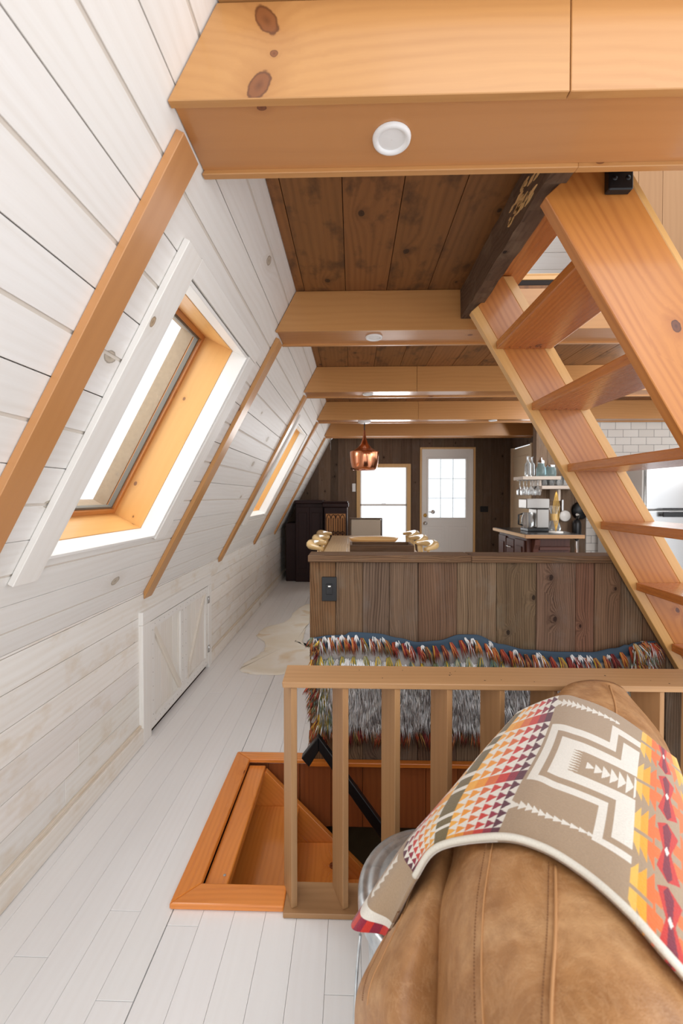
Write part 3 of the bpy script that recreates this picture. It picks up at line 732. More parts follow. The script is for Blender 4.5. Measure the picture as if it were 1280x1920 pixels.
# frame round the stairwell
fr = thing('stairwell_frame', (-.52, 1.6, 0), 'orange mitred pine frame set in the white floor round the cellar stairs', 'frame')
xo, xi, yo, yi, yfo, yfi = -.556, -.482, 1.247, 1.318, 2.012, 1.955
A = [(xo, yo), (xi, yi), (xi, yfi), (xo, yfo)]
m = MB(); m.prism(A, 'z', .001, .02, (0, 1, 0)); part('frame_board', m, ORANGE, fr, .004, seg=2)
A = [(xo, yo), (-.206, yo), (-.206, yi), (xi, yi)]
m = MB(); m.prism(A, 'z', .001, .0205, (1, 0, 0)); part('frame_board', m, ORANGE, fr, .004, seg=2)
A = [(xi, yfi), (-.20, yfi), (-.20, 1.968), (-.208, 1.968), (-.208, yfo), (xo, yfo)]
m = MB(); m.prism([(xi, yfi), (-.208, yfi), (-.208, yfo), (xo, yfo)], 'z', .001, .0205, (1, 0, 0)); part('frame_board', m, ORANGE, fr, .004, seg=2)
m = MB(); m.box(-.207, 1.5, 1.935, 1.966, .001, .02, 'x', (.8, .7, .6)); part('frame_board', m, ORANGE, fr, .002)
# cellar steps
cs = thing('cellar_steps', (-.3, 1.6, -.4), 'orange pine steps going down into the cellar through the framed floor opening', 'stairs')
m = MB(); m.box(-.483, -.405, 1.33, 1.952, -.04, -.006, 'y'); tp = part('tread', m, ORANGE, cs, .005, seg=2)
m = MB(); m.lathe((-.425, 1.375, -.0055), [(.0001, .0008), (.005, 0)], 10); part('screw_head', m, STEEL, tp)
for q in range(6):
    xn = -.245 + .168 * q; zt = -.178 - .168 * q
    m = MB(); m.box(xn - .235, xn, 1.345, 1.925, zt - .035, zt, 'y', tn(.05)); part('tread', m, ORANGE, cs, .005, seg=2)
for yy in (1.926, 1.312):
    m = MB(); poly = [(-.455, -.06), (-.40, -.02), (1.0, -1.42), (1.0, -1.75), (-.455, -.30)]
    m.prism(poly, 'y', yy, yy + .028, (1, 0, -1)); part('stringer', m, ORANGE, cs, .002)
# black handrail
hr = thing('cellar_handrail', (-.15, 1.86, .1), 'square black metal handrail slanting down into the cellar, behind the balusters', 'handrail')
m = MB()
def barseg(p, q, w=.024, y0=1.85, y1=1.885):
    d = Vector((q[0] - p[0], 0, q[1] - p[1])).normalized(); n_ = Vector((-d.z, 0, d.x)) * w
    return [(p[0] - n_.x, p[1] - n_.z), (q[0] - n_.x, q[1] - n_.z), (q[0] + n_.x, q[1] + n_.z), (p[0] + n_.x, p[1] + n_.z)]
m.prism([(-.226, .092), (-.150, .19), (-.148, .125), (-.192, .052)], 'y', 1.85, 1.885, (1, 0, 1)); m.prism([(-.150, .19), (.55, -.77), (.505, -.80), (-.148, .125)], 'y', 1.85, 1.885, (1, 0, -1)); part('rail', m, BLACK, hr, .003)
m = MB(); m.tube([(.02, 1.868, -.09), (.02, 1.94, -.12), (.02, 1.985, -.12)], .007, 8); part('wall_bracket', m, BLACK, hr)

# ------------------------------------------------------------------ balustrade
bl = thing('balustrade', (.5, 1.3, 0), 'low pine balustrade of angled flat balusters guarding the stairwell', 'railing')
m = MB(); m.hull([(-.207, 1.24, .688), (1.22, 1.24, .688), (1.22, 1.368, .688), (-.211, 1.368, .688)], [(-.209, 1.24, .706), (1.22, 1.24, .706), (1.22, 1.37, .706), (-.213, 1.37, .706)], (1, 0, 0)); rl = part('top_rail', m, RAIL, bl, .003, seg=2)
for q in range(16):
    m = MB(); m.lathe((rr(-.15, 1.1), rr(1.255, 1.355), .7062), [(.0001, .0002), (rr(.0015, .003), 0)], 8); part('nail_head', m, BLACKSEAM, rl)
m = MB(); m.box(-.206, 1.22, 1.229, 1.335, .001, .017, 'x', (.95, .95, .95)); part('base_plate', m, RAIL, bl, .002)
for q in range(9):
    xn = -.182 + .1545 * q; yn = 1.243
    if xn > 1.15: break
    al = math.radians(24); d = Vector((-math.sin(al), math.cos(al), 0)) * .086; n_ = Vector((math.cos(al), math.sin(al), 0)) * .019
    p = Vector((xn, yn, .0)); A = [p, p + n_, p + n_ + d, p + d]
    m = MB(); m.hull([a + Vector((0, 0, .0175)) for a in A], [a + Vector((0, 0, .6875)) for a in A], (0, 0, 1), tn(.04)); part('baluster', m, RAIL, bl, .0015)

# ------------------------------------------------------------------ galvanised bin
bn = thing('metal_bin', (.207, .985, 0), 'round galvanised steel bin with ribbed lid between leather sofa and balustrade', 'bin')
m = MB(); m.lathe((.207, .985, 0), [(.001, .001), (.155, .001), (.16, .02), (.172, .285), (.172, .3)] , 56); part('body', m, GALV, bn, weld=True)
m = MB(); m.lathe((.207, .985, 0), [(.184, .285), (.19, .287), (.193, .294), (.193, .318), (.188, .327), (.176, .329), (.172, .326), (.165, .333), (.15, .336), (.146, .333), (.14, .337), (.06, .345), (.001, .347)], 64); part('lid', m, GALV, bn, weld=True)
m = MB(); pts = []
for q in range(17):
    a = math.pi * q / 16; pts.append((.207 - .176 - .012 - .012 * math.sin(a) * 1.2, .985 - .14 + .09 * math.cos(a), .27 - .13 * math.sin(a)))
m.tube(pts, .0035, 8); part('wire_handle', m, GALV, bn)

# ------------------------------------------------------------------ leather sofa and blanket
def cr(p0, p1, p2, p3, t):
    return .5 * ((2 * p1) + (p2 - p0) * t + (2 * p0 - 5 * p1 + 4 * p2 - p3) * t * t + (3 * p1 - p0 - 3 * p2 + p3) * t ** 3)
def sample(row, x):
    n = len(row); i = min(int(x), n - 2); t = x - i
    a = row[max(i - 1, 0)] if i > 0 else row[0] * 2 - row[1]
    d = row[i + 2] if i + 2 < n else row[n - 1] * 2 - row[n - 2]
    return cr(a, row[i], row[i + 1], d, t)
def surf(ctrl, nu, nv):
    C_ = [[atz(*p) for p in row] for row in ctrl]; n = len(C_); out = []
    rows = [[sample(r_, (len(r_) - 1) * j / nu) for j in range(nu + 1)] for r_ in C_]
    for i in range(nv + 1):
        x = (n - 1) * i / nv
        out.append([sample([rows[k][j] for k in range(n)], x) for j in range(nu + 1)])
    return out
BLK = [
 [(940, 1420, .53), (950, 1385, .585), (968, 1345, .66), (975, 1332, .72), (1048, 1304, .75), (1095, 1312, .757), (1150, 1335, .75), (1204, 1371, .735), (1242, 1402, .715), (1268, 1422, .66)],
 [(860, 1530, .42), (868, 1480, .52), (882, 1445, .65), (905, 1415, .725), (1018, 1390, .765), (1075, 1400, .775), (1135, 1425, .77), (1194, 1455, .755), (1250, 1490, .73), (1310, 1550, .67)],
 [(669, 1712, .47), (722, 1632, .56), (764, 1576, .63), (843, 1512, .715), (970, 1480, .77), (1035, 1500, .782), (1115, 1532, .782), (1187, 1570, .775), (1250, 1620, .755), (1345, 1720, .70)],
 [(722, 1756, .52), (745, 1708, .575), (777, 1645, .64), (820, 1590, .70), (930, 1571, .765), (1010, 1588, .785), (1090, 1635, .79), (1175, 1708, .79), (1262, 1805, .775), (1370, 1925, .73)]]
NU, NV = 560, 330
BS = surf(BLK, NU, NV)
cT = srgb(176, 150, 121); cW = srgb(240, 234, 222); cO = srgb(120, 104, 66)
BAND = [srgb(92, 30, 52), srgb(150, 26, 56), srgb(212, 52, 40), srgb(228, 112, 52), srgb(246, 158, 44), srgb(250, 180, 70)]
def pat(u, v):
    """woven design: u across 0..9, v along 0..1"""
    if u < 2:
        if u < .32 and v > .5: return BAND[1] if (v * 9) % 1 < .55 else BAND[2]
        if u < .55 and v > .45: return cW
        c_ = abs((v - .72) - (.0)) ; a = (u * 5) % 1
        if .7 < u < 1.8 and abs(v - .735) < .028 * a + .006: return cW
        return cT
    if u < 4:
        s_ = (u - 2) if u < 3 else (4 - u)          # 0 at the outer edge .. 1 at the olive centre
        if s_ > .86:
            k = (v * 11) % 1
            return cW if k < .3 and int(v * 11) % 3 != 1 else cO
        ci = min(int(s_ / .86 * 6), 5); cu = (s_ / .86 * 6) % 1
        rowv = v * 15
        ri = int(rowv); cv = rowv % 1
        if ri % 6 in (2,): return BAND[ci]
        if ri % 6 == 3: cv = cv
        q = cu if u >= 3 else 1 - cu
        if abs(cv - .5) * 2 < q * .95 + .02: return BAND[ci]
        return cW
    if u < 7:
        for v0, u1 in ((.065, 6.25), (.775, 6.15)):
            if u < u1:
                a = 1 - ((u - 4) * 5.2 % 1); size = .030 * (1 - (u - 4) / (u1 - 4) * .75)
                if abs(v - v0) < size * a + .003 * (1 if u > 4.1 else 0): return cW
        w_ = (v - .41) / .19
        aw = abs(w_); top = 1.62 if w_ < 0 else 2.05
        d1 = min((u - 4.08) * .9, 1 - aw); d2 = min((u - 6.03 - (.0 if w_ < 0 else .0)) * .9, top - aw)
        d = max(d1, d2)
        if d <= 0: return cT
        if d < .2: return cW
        if d < .38: return cT
        # inner arrow
        hw = .36
        if u > 5.0 and aw < hw:
            if u < 5.35:
                k = ((w_ / hw + 1) * 4.5) % 1
                return cT if abs(k - .5) * 2 < (u - 5.0) / .35 else cW
            if u > 5.5:
                a = 1 - ((u - 5.5) * 4.2 % 1); size = .10 + .26 * (u - 5.5) / 1.5
                if abs(w_) < size * a: return cW
            return cT
        return cW
    s_ = abs(u - 8); per = .27; k = ((v + .06) % per) / per; q = abs(k - .5) * 2
    if s_ < .34:                                   # red and maroon hourglass
        wd_ = .10 + .26 * q if q < .7 else .28 - (q - .7) * 1.15
        if s_ < wd_:
            if q < .16 and s_ < .06 * (1 - q / .16): return cW
            return srgb(126, 18, 50) if s_ < wd_ * .42 else srgb(206, 44, 36)
        return srgb(240, 116, 50) if (s_ > .16 and .12 < q < .5) else cT
    for lo, hi, c_ in ((.34, .56, srgb(240, 116, 50)), (.56, .80, srgb(250, 172, 40)), (.80, 1.01, srgb(250, 194, 86))):
        if s_ < hi:
            f_ = (s_ - lo) / (hi - lo)
            if q < .98 - .40 * f_ - (lo - .34) * .2 and not (abs(k - .5 - .03) < .035 and s_ > .4): return c_
            return cT
    return cT
def tnt(i, j): return pat(9.0 * j / NU, i / NV)
mb = MB(); mb.grid(BS, tnt, flip=True)
bk = thing('patterned_blanket', tuple(BS[NV // 2][NU // 2]), 'taupe wool blanket with white and sunset-coloured geometric pattern draped over the leather sofa', 'blanket')
bo = part('woven_cloth', mb, BLANKETM, bk)
md = bo.modifiers.new('solid', 'SOLIDIFY'); md.thickness = .006; md.offset = -1
bvh = BVHTree.FromPolygons([Vector(p) for row in BS for p in row], [(i * (NU + 1) + j, i * (NU + 1) + j + 1, (i + 1) * (NU + 1) + j + 1, (i + 1) * (NU + 1) + j) for i in range(NV) for j in range(NU)])
# cream bound edge
pts = [BS[NV][j] + Vector((0, 0, .002)) for j in range(int(NU * 2.0 / 9), NU, 3)]
m = MB(); m.tube(pts, .0048, 8, mi=0); bb = part('bound_edge', m, attrmat('cream_binding', .9, .6, 500), bk)
for p in bb.data.color_attributes['tint'].data: p.color = (*srgb(232, 226, 212), 1)
BODY = [
 [(1045, 1312, .69), (1062, 1285, .72), (1100, 1275, .735), (1140, 1277, .735), (1165, 1288, .71), (1180, 1305, .70)],
 [(985, 1340, .68), (1030, 1325, .74), (1090, 1325, .75), (1155, 1340, .74), (1210, 1362, .71), (1245, 1388, .64)],
 [(905, 1425, .68), (960, 1405, .74), (1040, 1405, .755), (1130, 1430, .755), (1220, 1480, .73), (1300, 1540, .66)],
 [(835, 1515, .67), (880, 1490, .735), (960, 1490, .76), (1070, 1520, .765), (1190, 1590, .75), (1330, 1690, .69)],
 [(850, 1592, .66), (885, 1580, .725), (960, 1590, .765), (1070, 1640, .775), (1190, 1730, .77), (1340, 1850, .72)],
 [(826, 1700, .64), (870, 1700, .72), (950, 1710, .762), (1070, 1760, .78), (1200, 1850, .775), (1350, 1980, .73)],
 [(820, 1860, .60), (862, 1860, .69), (940, 1870, .745), (1060, 1910, .775), (1190, 1990, .78), (1340, 2100, .75)],
 [(815, 2050, .56), (860, 2060, .65), (940, 2070, .72), (1060, 2100, .76), (1190, 2170, .77), (1340, 2250, .75)],
 [(815, 2350, .52), (860, 2360, .60), (940, 2370, .68), (1060, 2400, .72), (1190, 2470, .74), (1340, 2550, .72)]]
def press(P, gap=.012):
    for row in P:
        for p in row:
            h = bvh.ray_cast(Vector((p.x, p.y, 2)), Vector((0, 0, -1)))
            if h[0] is not None and h[0].z - gap < p.z: p.z = h[0].z - gap
            h2 = bvh.find_nearest(p)
            if h2[0] is not None and h2[3] < gap and (p.z > h2[0].z - gap): p.z = h2[0].z - gap
    return P
def skirt(P, inset, zb):
    """close a sheet into a body: rim rings dropping to zb"""
    n = len(P); m_ = len(P[0])
    rim = [P[0][j] for j in range(m_)] + [P[i][m_ - 1] for i in range(1, n)] + [P[n - 1][j] for j in range(m_ - 2, -1, -1)] + [P[i][0] for i in range(n - 2, 0, -1)]
    c = sum(rim, Vector()) / len(rim); rings = [rim]
    for k, (f_, g_) in enumerate(((.06, .25), (.3, .7), (.7, 1.0), (1.0, 1.0))):
        ring = []
        for p in rim:
            d = Vector((c.x - p.x, c.y - p.y, 0)); 
            if d.length > 0: d.normalize()
            q = Vector((p.x, p.y, p.z + (zb - p.z) * f_)) + d * inset * g_
            for _ in range(60):
                if math.hypot(q.x - .207, q.y - .985) < .2 and q.z < .5: q += Vector((.005, -.005, 0))
            ring.append(q)
        rings.append(ring)
    return rings
sofa = thing('leather_sofa', (.5, .6, 0), 'worn tan leather sofa seen over its back corner in the right foreground', 'sofa')
P = press(surf(BODY, 60, 96))
mb = MB(); mb.grid(P, flip=True); rg = skirt(P, .05, .06); mb.grid([r_ + [r_[0]] for r_ in rg]); 
part('back_cushion', mb, LEATHER, sofa, weld=True)
ROLL = [
 [(835, 1512, .58), (842, 1508, .62), (850, 1510, .64), (870, 1520, .62)],
 [(800, 1580, .56), (812, 1572, .61), (835, 1575, .645), (875, 1580, .62)],
 [(770, 1652, .55), (788, 1640, .60), (820, 1628, .64), (870, 1625, .62)],
 [(733, 1732, .54), (757, 1722, .59), (795, 1712, .63), (860, 1715, .61)],
 [(698, 1795, .52), (728, 1788, .575), (772, 1785, .615), (850, 1790, .59)],
 [(668, 1865, .48), (700, 1862, .545), (750, 1865, .59), (850, 1870, .57)],
 [(664, 1965, .43), (700, 1975, .50), (760, 1985, .55), (860, 1990, .53)],
 [(664, 2150, .38), (710, 2160, .45), (770, 2170, .50), (860, 2170, .49)]]
P2 = press(surf(ROLL, 36, 80), .01)
mb = MB(); mb.grid(P2, flip=True); rg = skirt(P2, .03, .06); mb.grid([r_ + [r_[0]] for r_ in rg]); part('outer_roll', mb, LEATHER, sofa, weld=True)
# raised seams and stitching
SEAMM = plain('leather_piping', srgb(188, 138, 90), .5); STITCH = plain('stitch_thread', srgb(120, 78, 44), .8)
def seamline(P, jf, i0, i1, off=.001, r_=.0022, dash=True):
    m_ = len(P[0]) - 1; pts = []
    for i in range(i0, i1 + 1):
        j = min(max(jf(i), 0), m_); a = int(j); t = j - a; q = P[i][a].lerp(P[i][min(a + 1, m_)], t); pts.append(q + Vector((0, 0, off)))
    m = MB(); m.tube(pts, r_, 6); part('seam_piping', m, SEAMM, sofa)
    if dash:
        m = MB()
        for k in range(len(pts) - 1):
            for q in range(2):
                s_ = pts[k].lerp(pts[k + 1], q * .5); e_ = pts[k].lerp(pts[k + 1], q * .5 + .28); o_ = Vector((-.007, .004, .0004)); m.tube([s_ + o_, e_ + o_], .0007, 4)
        part('stitching', m, STITCH, sofa)
seamline(P, lambda i: 20 + 2 * math.sin(i * .08), 46, 92, r_=.0012)
seamline(P, lambda i: 33 + (i - 48) * .02, 48, 92, r_=.002)
seamline(P, lambda i: 36, 2, 14, r_=.002)
seamline(P2, lambda i: 9, 18, 60, r_=.001)

# ------------------------------------------------------------------ shag rug hung on the half wall
rug = thing('shag_rug', (.6, 1.96, .2), 'shaggy white and rainbow fringed rug hung across the barn-board half wall', 'rug')
TOPZ = [(-.2, .60), (-.1, .612), (0, .612), (.12, .608), (.22, .59), (.3, .572), (.4, .578), (.5, .605), (.57, .605), (.68, .565), (.8, .542), (.95, .53), (1.1, .528), (1.2, .55), (1.3, .595), (1.385, .60)]
def topz(x):
    for (a, za), (b, zb) in zip(TOPZ, TOPZ[1:]):
        if x <= b: t = (x - a) / (b - a); t = t * t * (3 - 2 * t); return za + (zb - za) * t
    return TOPZ[-1][1]
G = []
for i in range(24):
    row = []
    for j in range(81):
        x = -.19 + 1.57 * j / 80; zt = topz(x) + (.014 if 8 < j < 74 else 0); z = zt + (.2 - zt) * i / 23
        row.append(Vector((x, 1.957 - .012 * math.sin(i * .5 + x * 6) ** 2 - (.02 if i < 3 else 0) * (1 - i / 3) * 0, z)))
    G.append(row)
m = MB(); BLUE = srgb(76, 92, 108); WHTS0 = srgb(196, 190, 186)
m.grid(G, lambda i, j: BLUE if i < 4 else WHTS0)
bo = part('backing', m, RUGM, rug); md = bo.modifiers.new('s', 'SOLIDIFY'); md.thickness = .006
def strand(m, p, d, L, w_, c, sag=.3):
    w_ *= 1.5; c = tuple(min(1, x * 1.15) for x in c)
    p = Vector(p); d = Vector(d).normalized(); s_ = d.cross(Vector((0, 1, 0))); 
    if s_.length < .1: s_ = Vector((1, 0, 0))
    s_.normalize(); n_ = d.cross(s_).normalized()
    mid = p + d * L * .5 - Vector((0, .004, 0)); tip = p + d * L + Vector((0, .0, -sag * L))
    a = [p + s_ * w_, p - s_ * w_, p + n_ * w_]; b_ = [mid + s_ * w_ * .8, mid - s_ * w_ * .8, mid + n_ * w_ * .8]
    b = len(m.v); m.v += [tuple(q) for q in a + b_ + [tip]]
    c2 = c
    for f_ in ((3, 4, 1, 0), (4, 5, 2, 1), (5, 3, 0, 2)): m.f.append(tuple(b + k for k in f_)); m.uv.append([(0, 0)] * 4); m.t.append([c2, c2, c, c]); m.m.append(0); m.sm.append(True)
    for f_ in ((6, 4, 3), (6, 5, 4), (6, 3, 5)): m.f.append(tuple(b + k for k in f_)); m.uv.append([(0, 0)] * 3); m.t.append([c, c, c]); m.m.append(0); m.sm.append(True)
REDS = [srgb(186, 92, 62), srgb(210, 136, 84), srgb(140, 62, 66), srgb(172, 84, 72), srgb(200, 150, 90), srgb(134, 122, 84), srgb(120, 70, 62)]
GRNS = [srgb(150, 150, 104), srgb(210, 178, 76), srgb(128, 146, 128), srgb(196, 196, 168), srgb(224, 190, 86), srgb(104, 124, 124)]
WHTS = [srgb(244, 243, 240), srgb(236, 233, 230), srgb(214, 209, 206), srgb(248, 248, 246), srgb(160, 153, 152), srgb(238, 234, 228)]
def clump(m, x, y, z, n, d, L, pal, spread=.5, w_=.0015):
    for k in range(n):
        a = rr(-1, 1); strand(m, (x + a * .006, y - rr(0, .008), z + rr(-.005, .005)), (d[0] + a * spread, d[1] + rr(-.1, .1), d[2]), L * rr(.75, 1.15), w_, random.choice(pal))
m = MB(); x = -.19
while x < 1.385:
    pal = random.sample(REDS, 3) + ([WHTS[0]] if R() < .3 else []) + ([GRNS[1]] if R() < .4 else [])
    clump(m, x, 1.946, topz(x) - .012, 30, (rr(.25, .5), -.35, -1), .062, pal, .28)
    if R() < .6: clump(m, x + .018, 1.95, topz(x) - .002, 9, (.2, -.4, -.6), .03, WHTS[:2], .4)
    x += rr(.034, .044)
part('top_fringe', m, RUGM, rug)['kind'] = 'stuff'
m = MB(); x = -.15
while x < 1.36:
    pal = random.sample(GRNS, 3)
    clump(m, x, 1.94, min(topz(x), .60) - .085 + (.02 if x > .6 else 0), 24, (rr(-.1, .2), -.3, -1), .055, pal, .35)
    x += rr(.045, .06)
part('second_fringe', m, RUGM, rug)['kind'] = 'stuff'
m = MB()
for row in range(15):
    z0 = .52 - row * .021
    x = -.15 + rr(0, .02)
    while x < 1.34:
        e = 0 if (-.1 < x < 1.25) else 1
        pal = [random.choice(WHTS)] * 2 + [WHTS[0], WHTS[3]] if not e else GRNS[:3] + WHTS[:2]
        if not e and math.sin(x * 31 + row * .9) * math.sin(x * 11) > .55: pal = [WHTS[4], WHTS[2]]
        clump(m, x, 1.944, min(z0, topz(x) - .115) + rr(-.008, .008), 8, (rr(-.5, .5), -.85, -1), rr(.05, .075), pal, .3, .0017)
        x += rr(.014, .024)
part('white_pile', m, RUGM, rug)['kind'] = 'stuff'
m = MB()
x = -.19
while x < 1.37:
    clump(m, x, 1.932, rr(.165, .185), 13, (rr(-.5, .5), -.25, -1), rr(.045, .07), random.sample(REDS, 3), .3); x += rr(.016, .026)
for k in range(46): clump(m, rr(-.19, -.15), 1.942, .2 + .4 * R(), 9, (rr(-1, -.2), -.4, -1), rr(.03, .05), random.sample(REDS, 2) + random.sample(GRNS, 1), .4)
for k in range(70): clump(m, rr(1.27, 1.36), 1.938 - rr(0, .015), rr(.42, .60), 10, (rr(-.2, 1.0), -.4, -.8), rr(.04, .07), random.sample(REDS, 2) + random.sample(GRNS, 1) + [WHTS[0]], .4)
part('orange_fringe', m, RUGM, rug)['kind'] = 'stuff'

# ------------------------------------------------------------------ cowhide
m = MB(); base = [(-.76, 2.96), (-.62, 2.93), (-.5, 2.94), (-.36, 3.06), (-.15, 3.2), (.1, 3.15), (.2, 3.22), (.05, 3.31), (-.34, 3.42), (-.44, 3.8), (-.42, 4.3), (-.44, 4.75), (-.52, 4.88), (-.62, 4.6), (-.66, 4.2), (-.82, 4.0), (-.86, 3.75), (-.76, 3.6), (-.72, 3.4), (-.78, 3.2), (-.82, 3.05)]
V_ = [Vector((a, b, 0)) for a, b in base]; N_ = len(V_); out = []
for i in range(N_):
    for q in range(6): out.append(cr(V_[i - 1], V_[i], V_[(i + 1) % N_], V_[(i + 2) % N_], q / 6) + Vector((rr(-.008, .008), rr(-.008, .008), 0)))
c = sum(out, Vector()) / len(out)
rings = [[c.lerp(p, f_) + Vector((0, 0, h)) for p in out] for f_, h in ((1.0, .0015), (.992, .006), (.95, .008), (.6, .007), (.02, .007))]
m.grid([r_ + [r_[0]] for r_ in rings]); tag(build('cowhide_rug', m, HIDE, weld=True), 'cream cowhide rug lying on the white floor left of the half wall', 'rug')

# ------------------------------------------------------------------ downlights and pendant
def downlight(x, y, label, r_=.044):
    t = thing('ceiling_light', (x, y, ZB + .01), label, 'light', 'round white downlights under the beams')
    m = MB(); m.lathe((x, y, ZB + .0095), [(r_, 0), (r_ * .97, -.006), (r_ * .86, -.0085), (r_ * .72, -.006), (r_ * .68, -.001)], 40); part('trim_ring', m, PLASTIC, t)
    m = MB(); m.lathe((x, y, ZB + .0095), [(r_ * .7, -.0025), (r_ * .3, -.0035), (.0005, -.0038)], 32); part('diffuser', m, LAMP, t)
downlight(.09, .982, 'big round white downlight under the nearest beam')
downlight(.112, 2.19, 'round white downlight under the second beam'); downlight(.125, 3.40, 'small white downlight under the third beam'); downlight(1.52, 4.61, 'small white downlight under the fourth beam, beside the stair')
pd = thing('pendant_lamp', (.133, 4.6, 1.54), 'polished copper pendant lamp hanging over the dining table', 'lamp')
m = MB(); m.lathe((.133, 4.6, 0), [(.001, 2.078), (.07, 2.078), (.07, 2.062), (.055, 2.052), (.001, 2.05)], 28); part('canopy', m, PLASTIC, pd)
m = MB(); m.tube([(.133, 4.6, 2.05), (.133, 4.6, 1.97)], .006, 8); part('cord', m, BLACKP, pd)
m = MB(); m.lathe((.133, 4.6, 0), [(.009, 1.975), (.014, 1.93), (.022, 1.88), (.04, 1.83), (.075, 1.785), (.12, 1.755), (.155, 1.742), (.158, 1.735), (.156, 1.69), (.15, 1.63), (.138, 1.575), (.125, 1.545), (.121, 1.545), (.133, 1.578), (.145, 1.632), (.15, 1.69), (.15, 1.73), (.10, 1.755)], 44); part('shade', m, COPPER, pd)

# ------------------------------------------------------------------ dining table and chairs
tb = thing('dining_table', (.17, 4.4, 0), 'long oak dining table beyond the half wall', 'table')
m = MB()
for q in range(4): m.box(-.26 + q * .215, -.26 + (q + 1) * .215 - .002, 3.35, 5.44, .71, .75, 'y', tn(.05))
part('tabletop', m, TABLE, tb, .003)
for x in (-.2, .46):
    for y in (3.5, 5.35): m = MB(); m.box(x, x + .08, y, y + .08, .001, .709, 'z'); part('leg', m, TABLE, tb, .003)
bx = thing('wooden_bench_box', (.25, 3.74, .751), 'weathered board box standing on the near end of the dining table', 'box')
m = MB(); m.box(-.02, .53, 3.60, 3.62, .751, .84, 'x', (.8, .7, .62)); part('front_board', m, BARN, bx, .002)
m = MB(); m.box(-.02, .53, 3.86, 3.88, .751, .84, 'x', (.8, .7, .62)); part('back_board', m, BARN, bx, .002)
for x in (-.02, .51): m = MB(); m.box(x, x + .02, 3.62, 3.86, .751, .84, 'y', (.8, .7, .62)); part('end_board', m, BARN, bx, .002)
m = MB()
PB = []
for i in range(9):
    s_ = i / 8; k = [(1.0, .055), (.97, .04), (.9, .018), (.78, .002), (0.02, 0), (.5, .008), (.78, .02), (.88, .036), (.95, .052)][i]
    PB.append([Vector((.235 + .27 * k[0] * math.cos(a_) , 4.6 + .15 * k[0] * math.sin(a_), .752 + k[1])) for a_ in [2 * math.pi * q / 36 for q in range(37)]])
PB = PB[:5][::-1] + []  # outer
m.grid(PB, flip=False)
PI_ = [[Vector((.235 + .27 * f_ * math.cos(a_), 4.6 + .15 * f_ * math.sin(a_), .752 + h)) for a_ in [2 * math.pi * q / 36 for q in range(37)]] for f_, h in ((1.0, .055), (.93, .05), (.84, .03), (.6, .014), (.02, .01))]
m.grid(PI_)
tag(build('dough_bowl', m, LIVEEDGE, weld=True), 'long pale carved wooden bowl in the middle of the dining table', 'bowl')
def elbow_chair(x, y, rz, label):
    r = thing('dining_chair', (x, y, 0), label, 'chair', 'curved-back chairs round the dining table'); r.rotation_euler = (0, 0, rz)
    m = MB(); m.lathe((0, 0, 0), [(.001, .43), (.18, .43), (.205, .44), (.205, .455), (.18, .47), (.001, .475)], 28); part('seat', m, LINEN, r, local=True)
    pts = []; rs = []
    for q in range(21):
        a = math.radians(-68 + 136 * q / 20); pts.append((-.2 * math.cos(a) * 1.0, .24 * math.sin(a), .775 + .03 * math.cos(a))); rs.append(.016 + .028 * math.cos(a * 1.2) ** 2)
    m = MB(); m.tube(pts, rs, 10); part('backrest', m, CHAIRW, r, local=True)
    for sx, sy in ((-1, -1), (-1, 1), (1, -1), (1, 1)):
        h = .76 if sx < 0 else .44
        m = MB(); m.tube([(sx * .16, sy * .2, .002), (sx * .15, sy * .18, .44)] + ([(sx * .11, sy * .2, .77)] if sx < 0 else []), [.014, .02] + ([.014] if sx < 0 else []), 8); part('leg', m, CHAIRW, r, local=True)
    return r
CHAIRW = wood('blond_chair_wood', srgb(226, 190, 130), srgb(196, 154, 92), None, 0, .3, .3, .3, coat=.3)
CH0 = elbow_chair(-.19, 3.98, 0, 'curved-back wooden chair on the left of the table, nearest the half wall')
bpy.context.view_layer.update(); children_map()
for (x, y, rz, lb) in ((-.19, 4.54, 0, 'middle of the three curved-back chairs left of the dining table'), (-.19, 5.1, 0, 'farthest curved-back chair left of the dining table, by the antique radio'),
                       (.57, 3.98, math.pi, 'curved-back chair on the right of the table, nearest the half wall'), (.57, 4.54, math.pi, 'middle of the three curved-back chairs right of the dining table'), (.57, 5.1, math.pi, 'farthest curved-back chair right of the table, below the back window')):
    c_ = copytree(CH0); c_.location = (x, y, 0); c_.rotation_euler = (0, 0, rz); c_['label'] = lb
ec = thing('upholstered_chair', (.2, 5.75, 0), 'beige upholstered square-backed chair at the far head of the table', 'chair')
m = MB(); m.box(-.02, .40, 5.82, 5.87, .5, .94, 'x'); part('backrest', m, LINEN, ec, .02, seg=3)
m = MB(); m.box(-.035, -.021, 5.815, 5.875, .45, .955, 'z'); m.box(.401, .415, 5.815, 5.875, .45, .955, 'z'); m.box(-.035, .415, 5.815, 5.875, .9415, .958, 'x'); part('back_frame', m, DARKBARN, ec, .003)
m = MB(); m.box(-.03, .41, 5.45, 5.81, .42, .49, 'x'); part('seat', m, LINEN, ec, .02, seg=3)
for x in (-.02, .36):
    for y in (5.47, 5.83): m = MB(); m.box(x, x + .04, y, y + .04, .001, .418, 'z'); part('leg', m, DARKBARN, ec, .002)
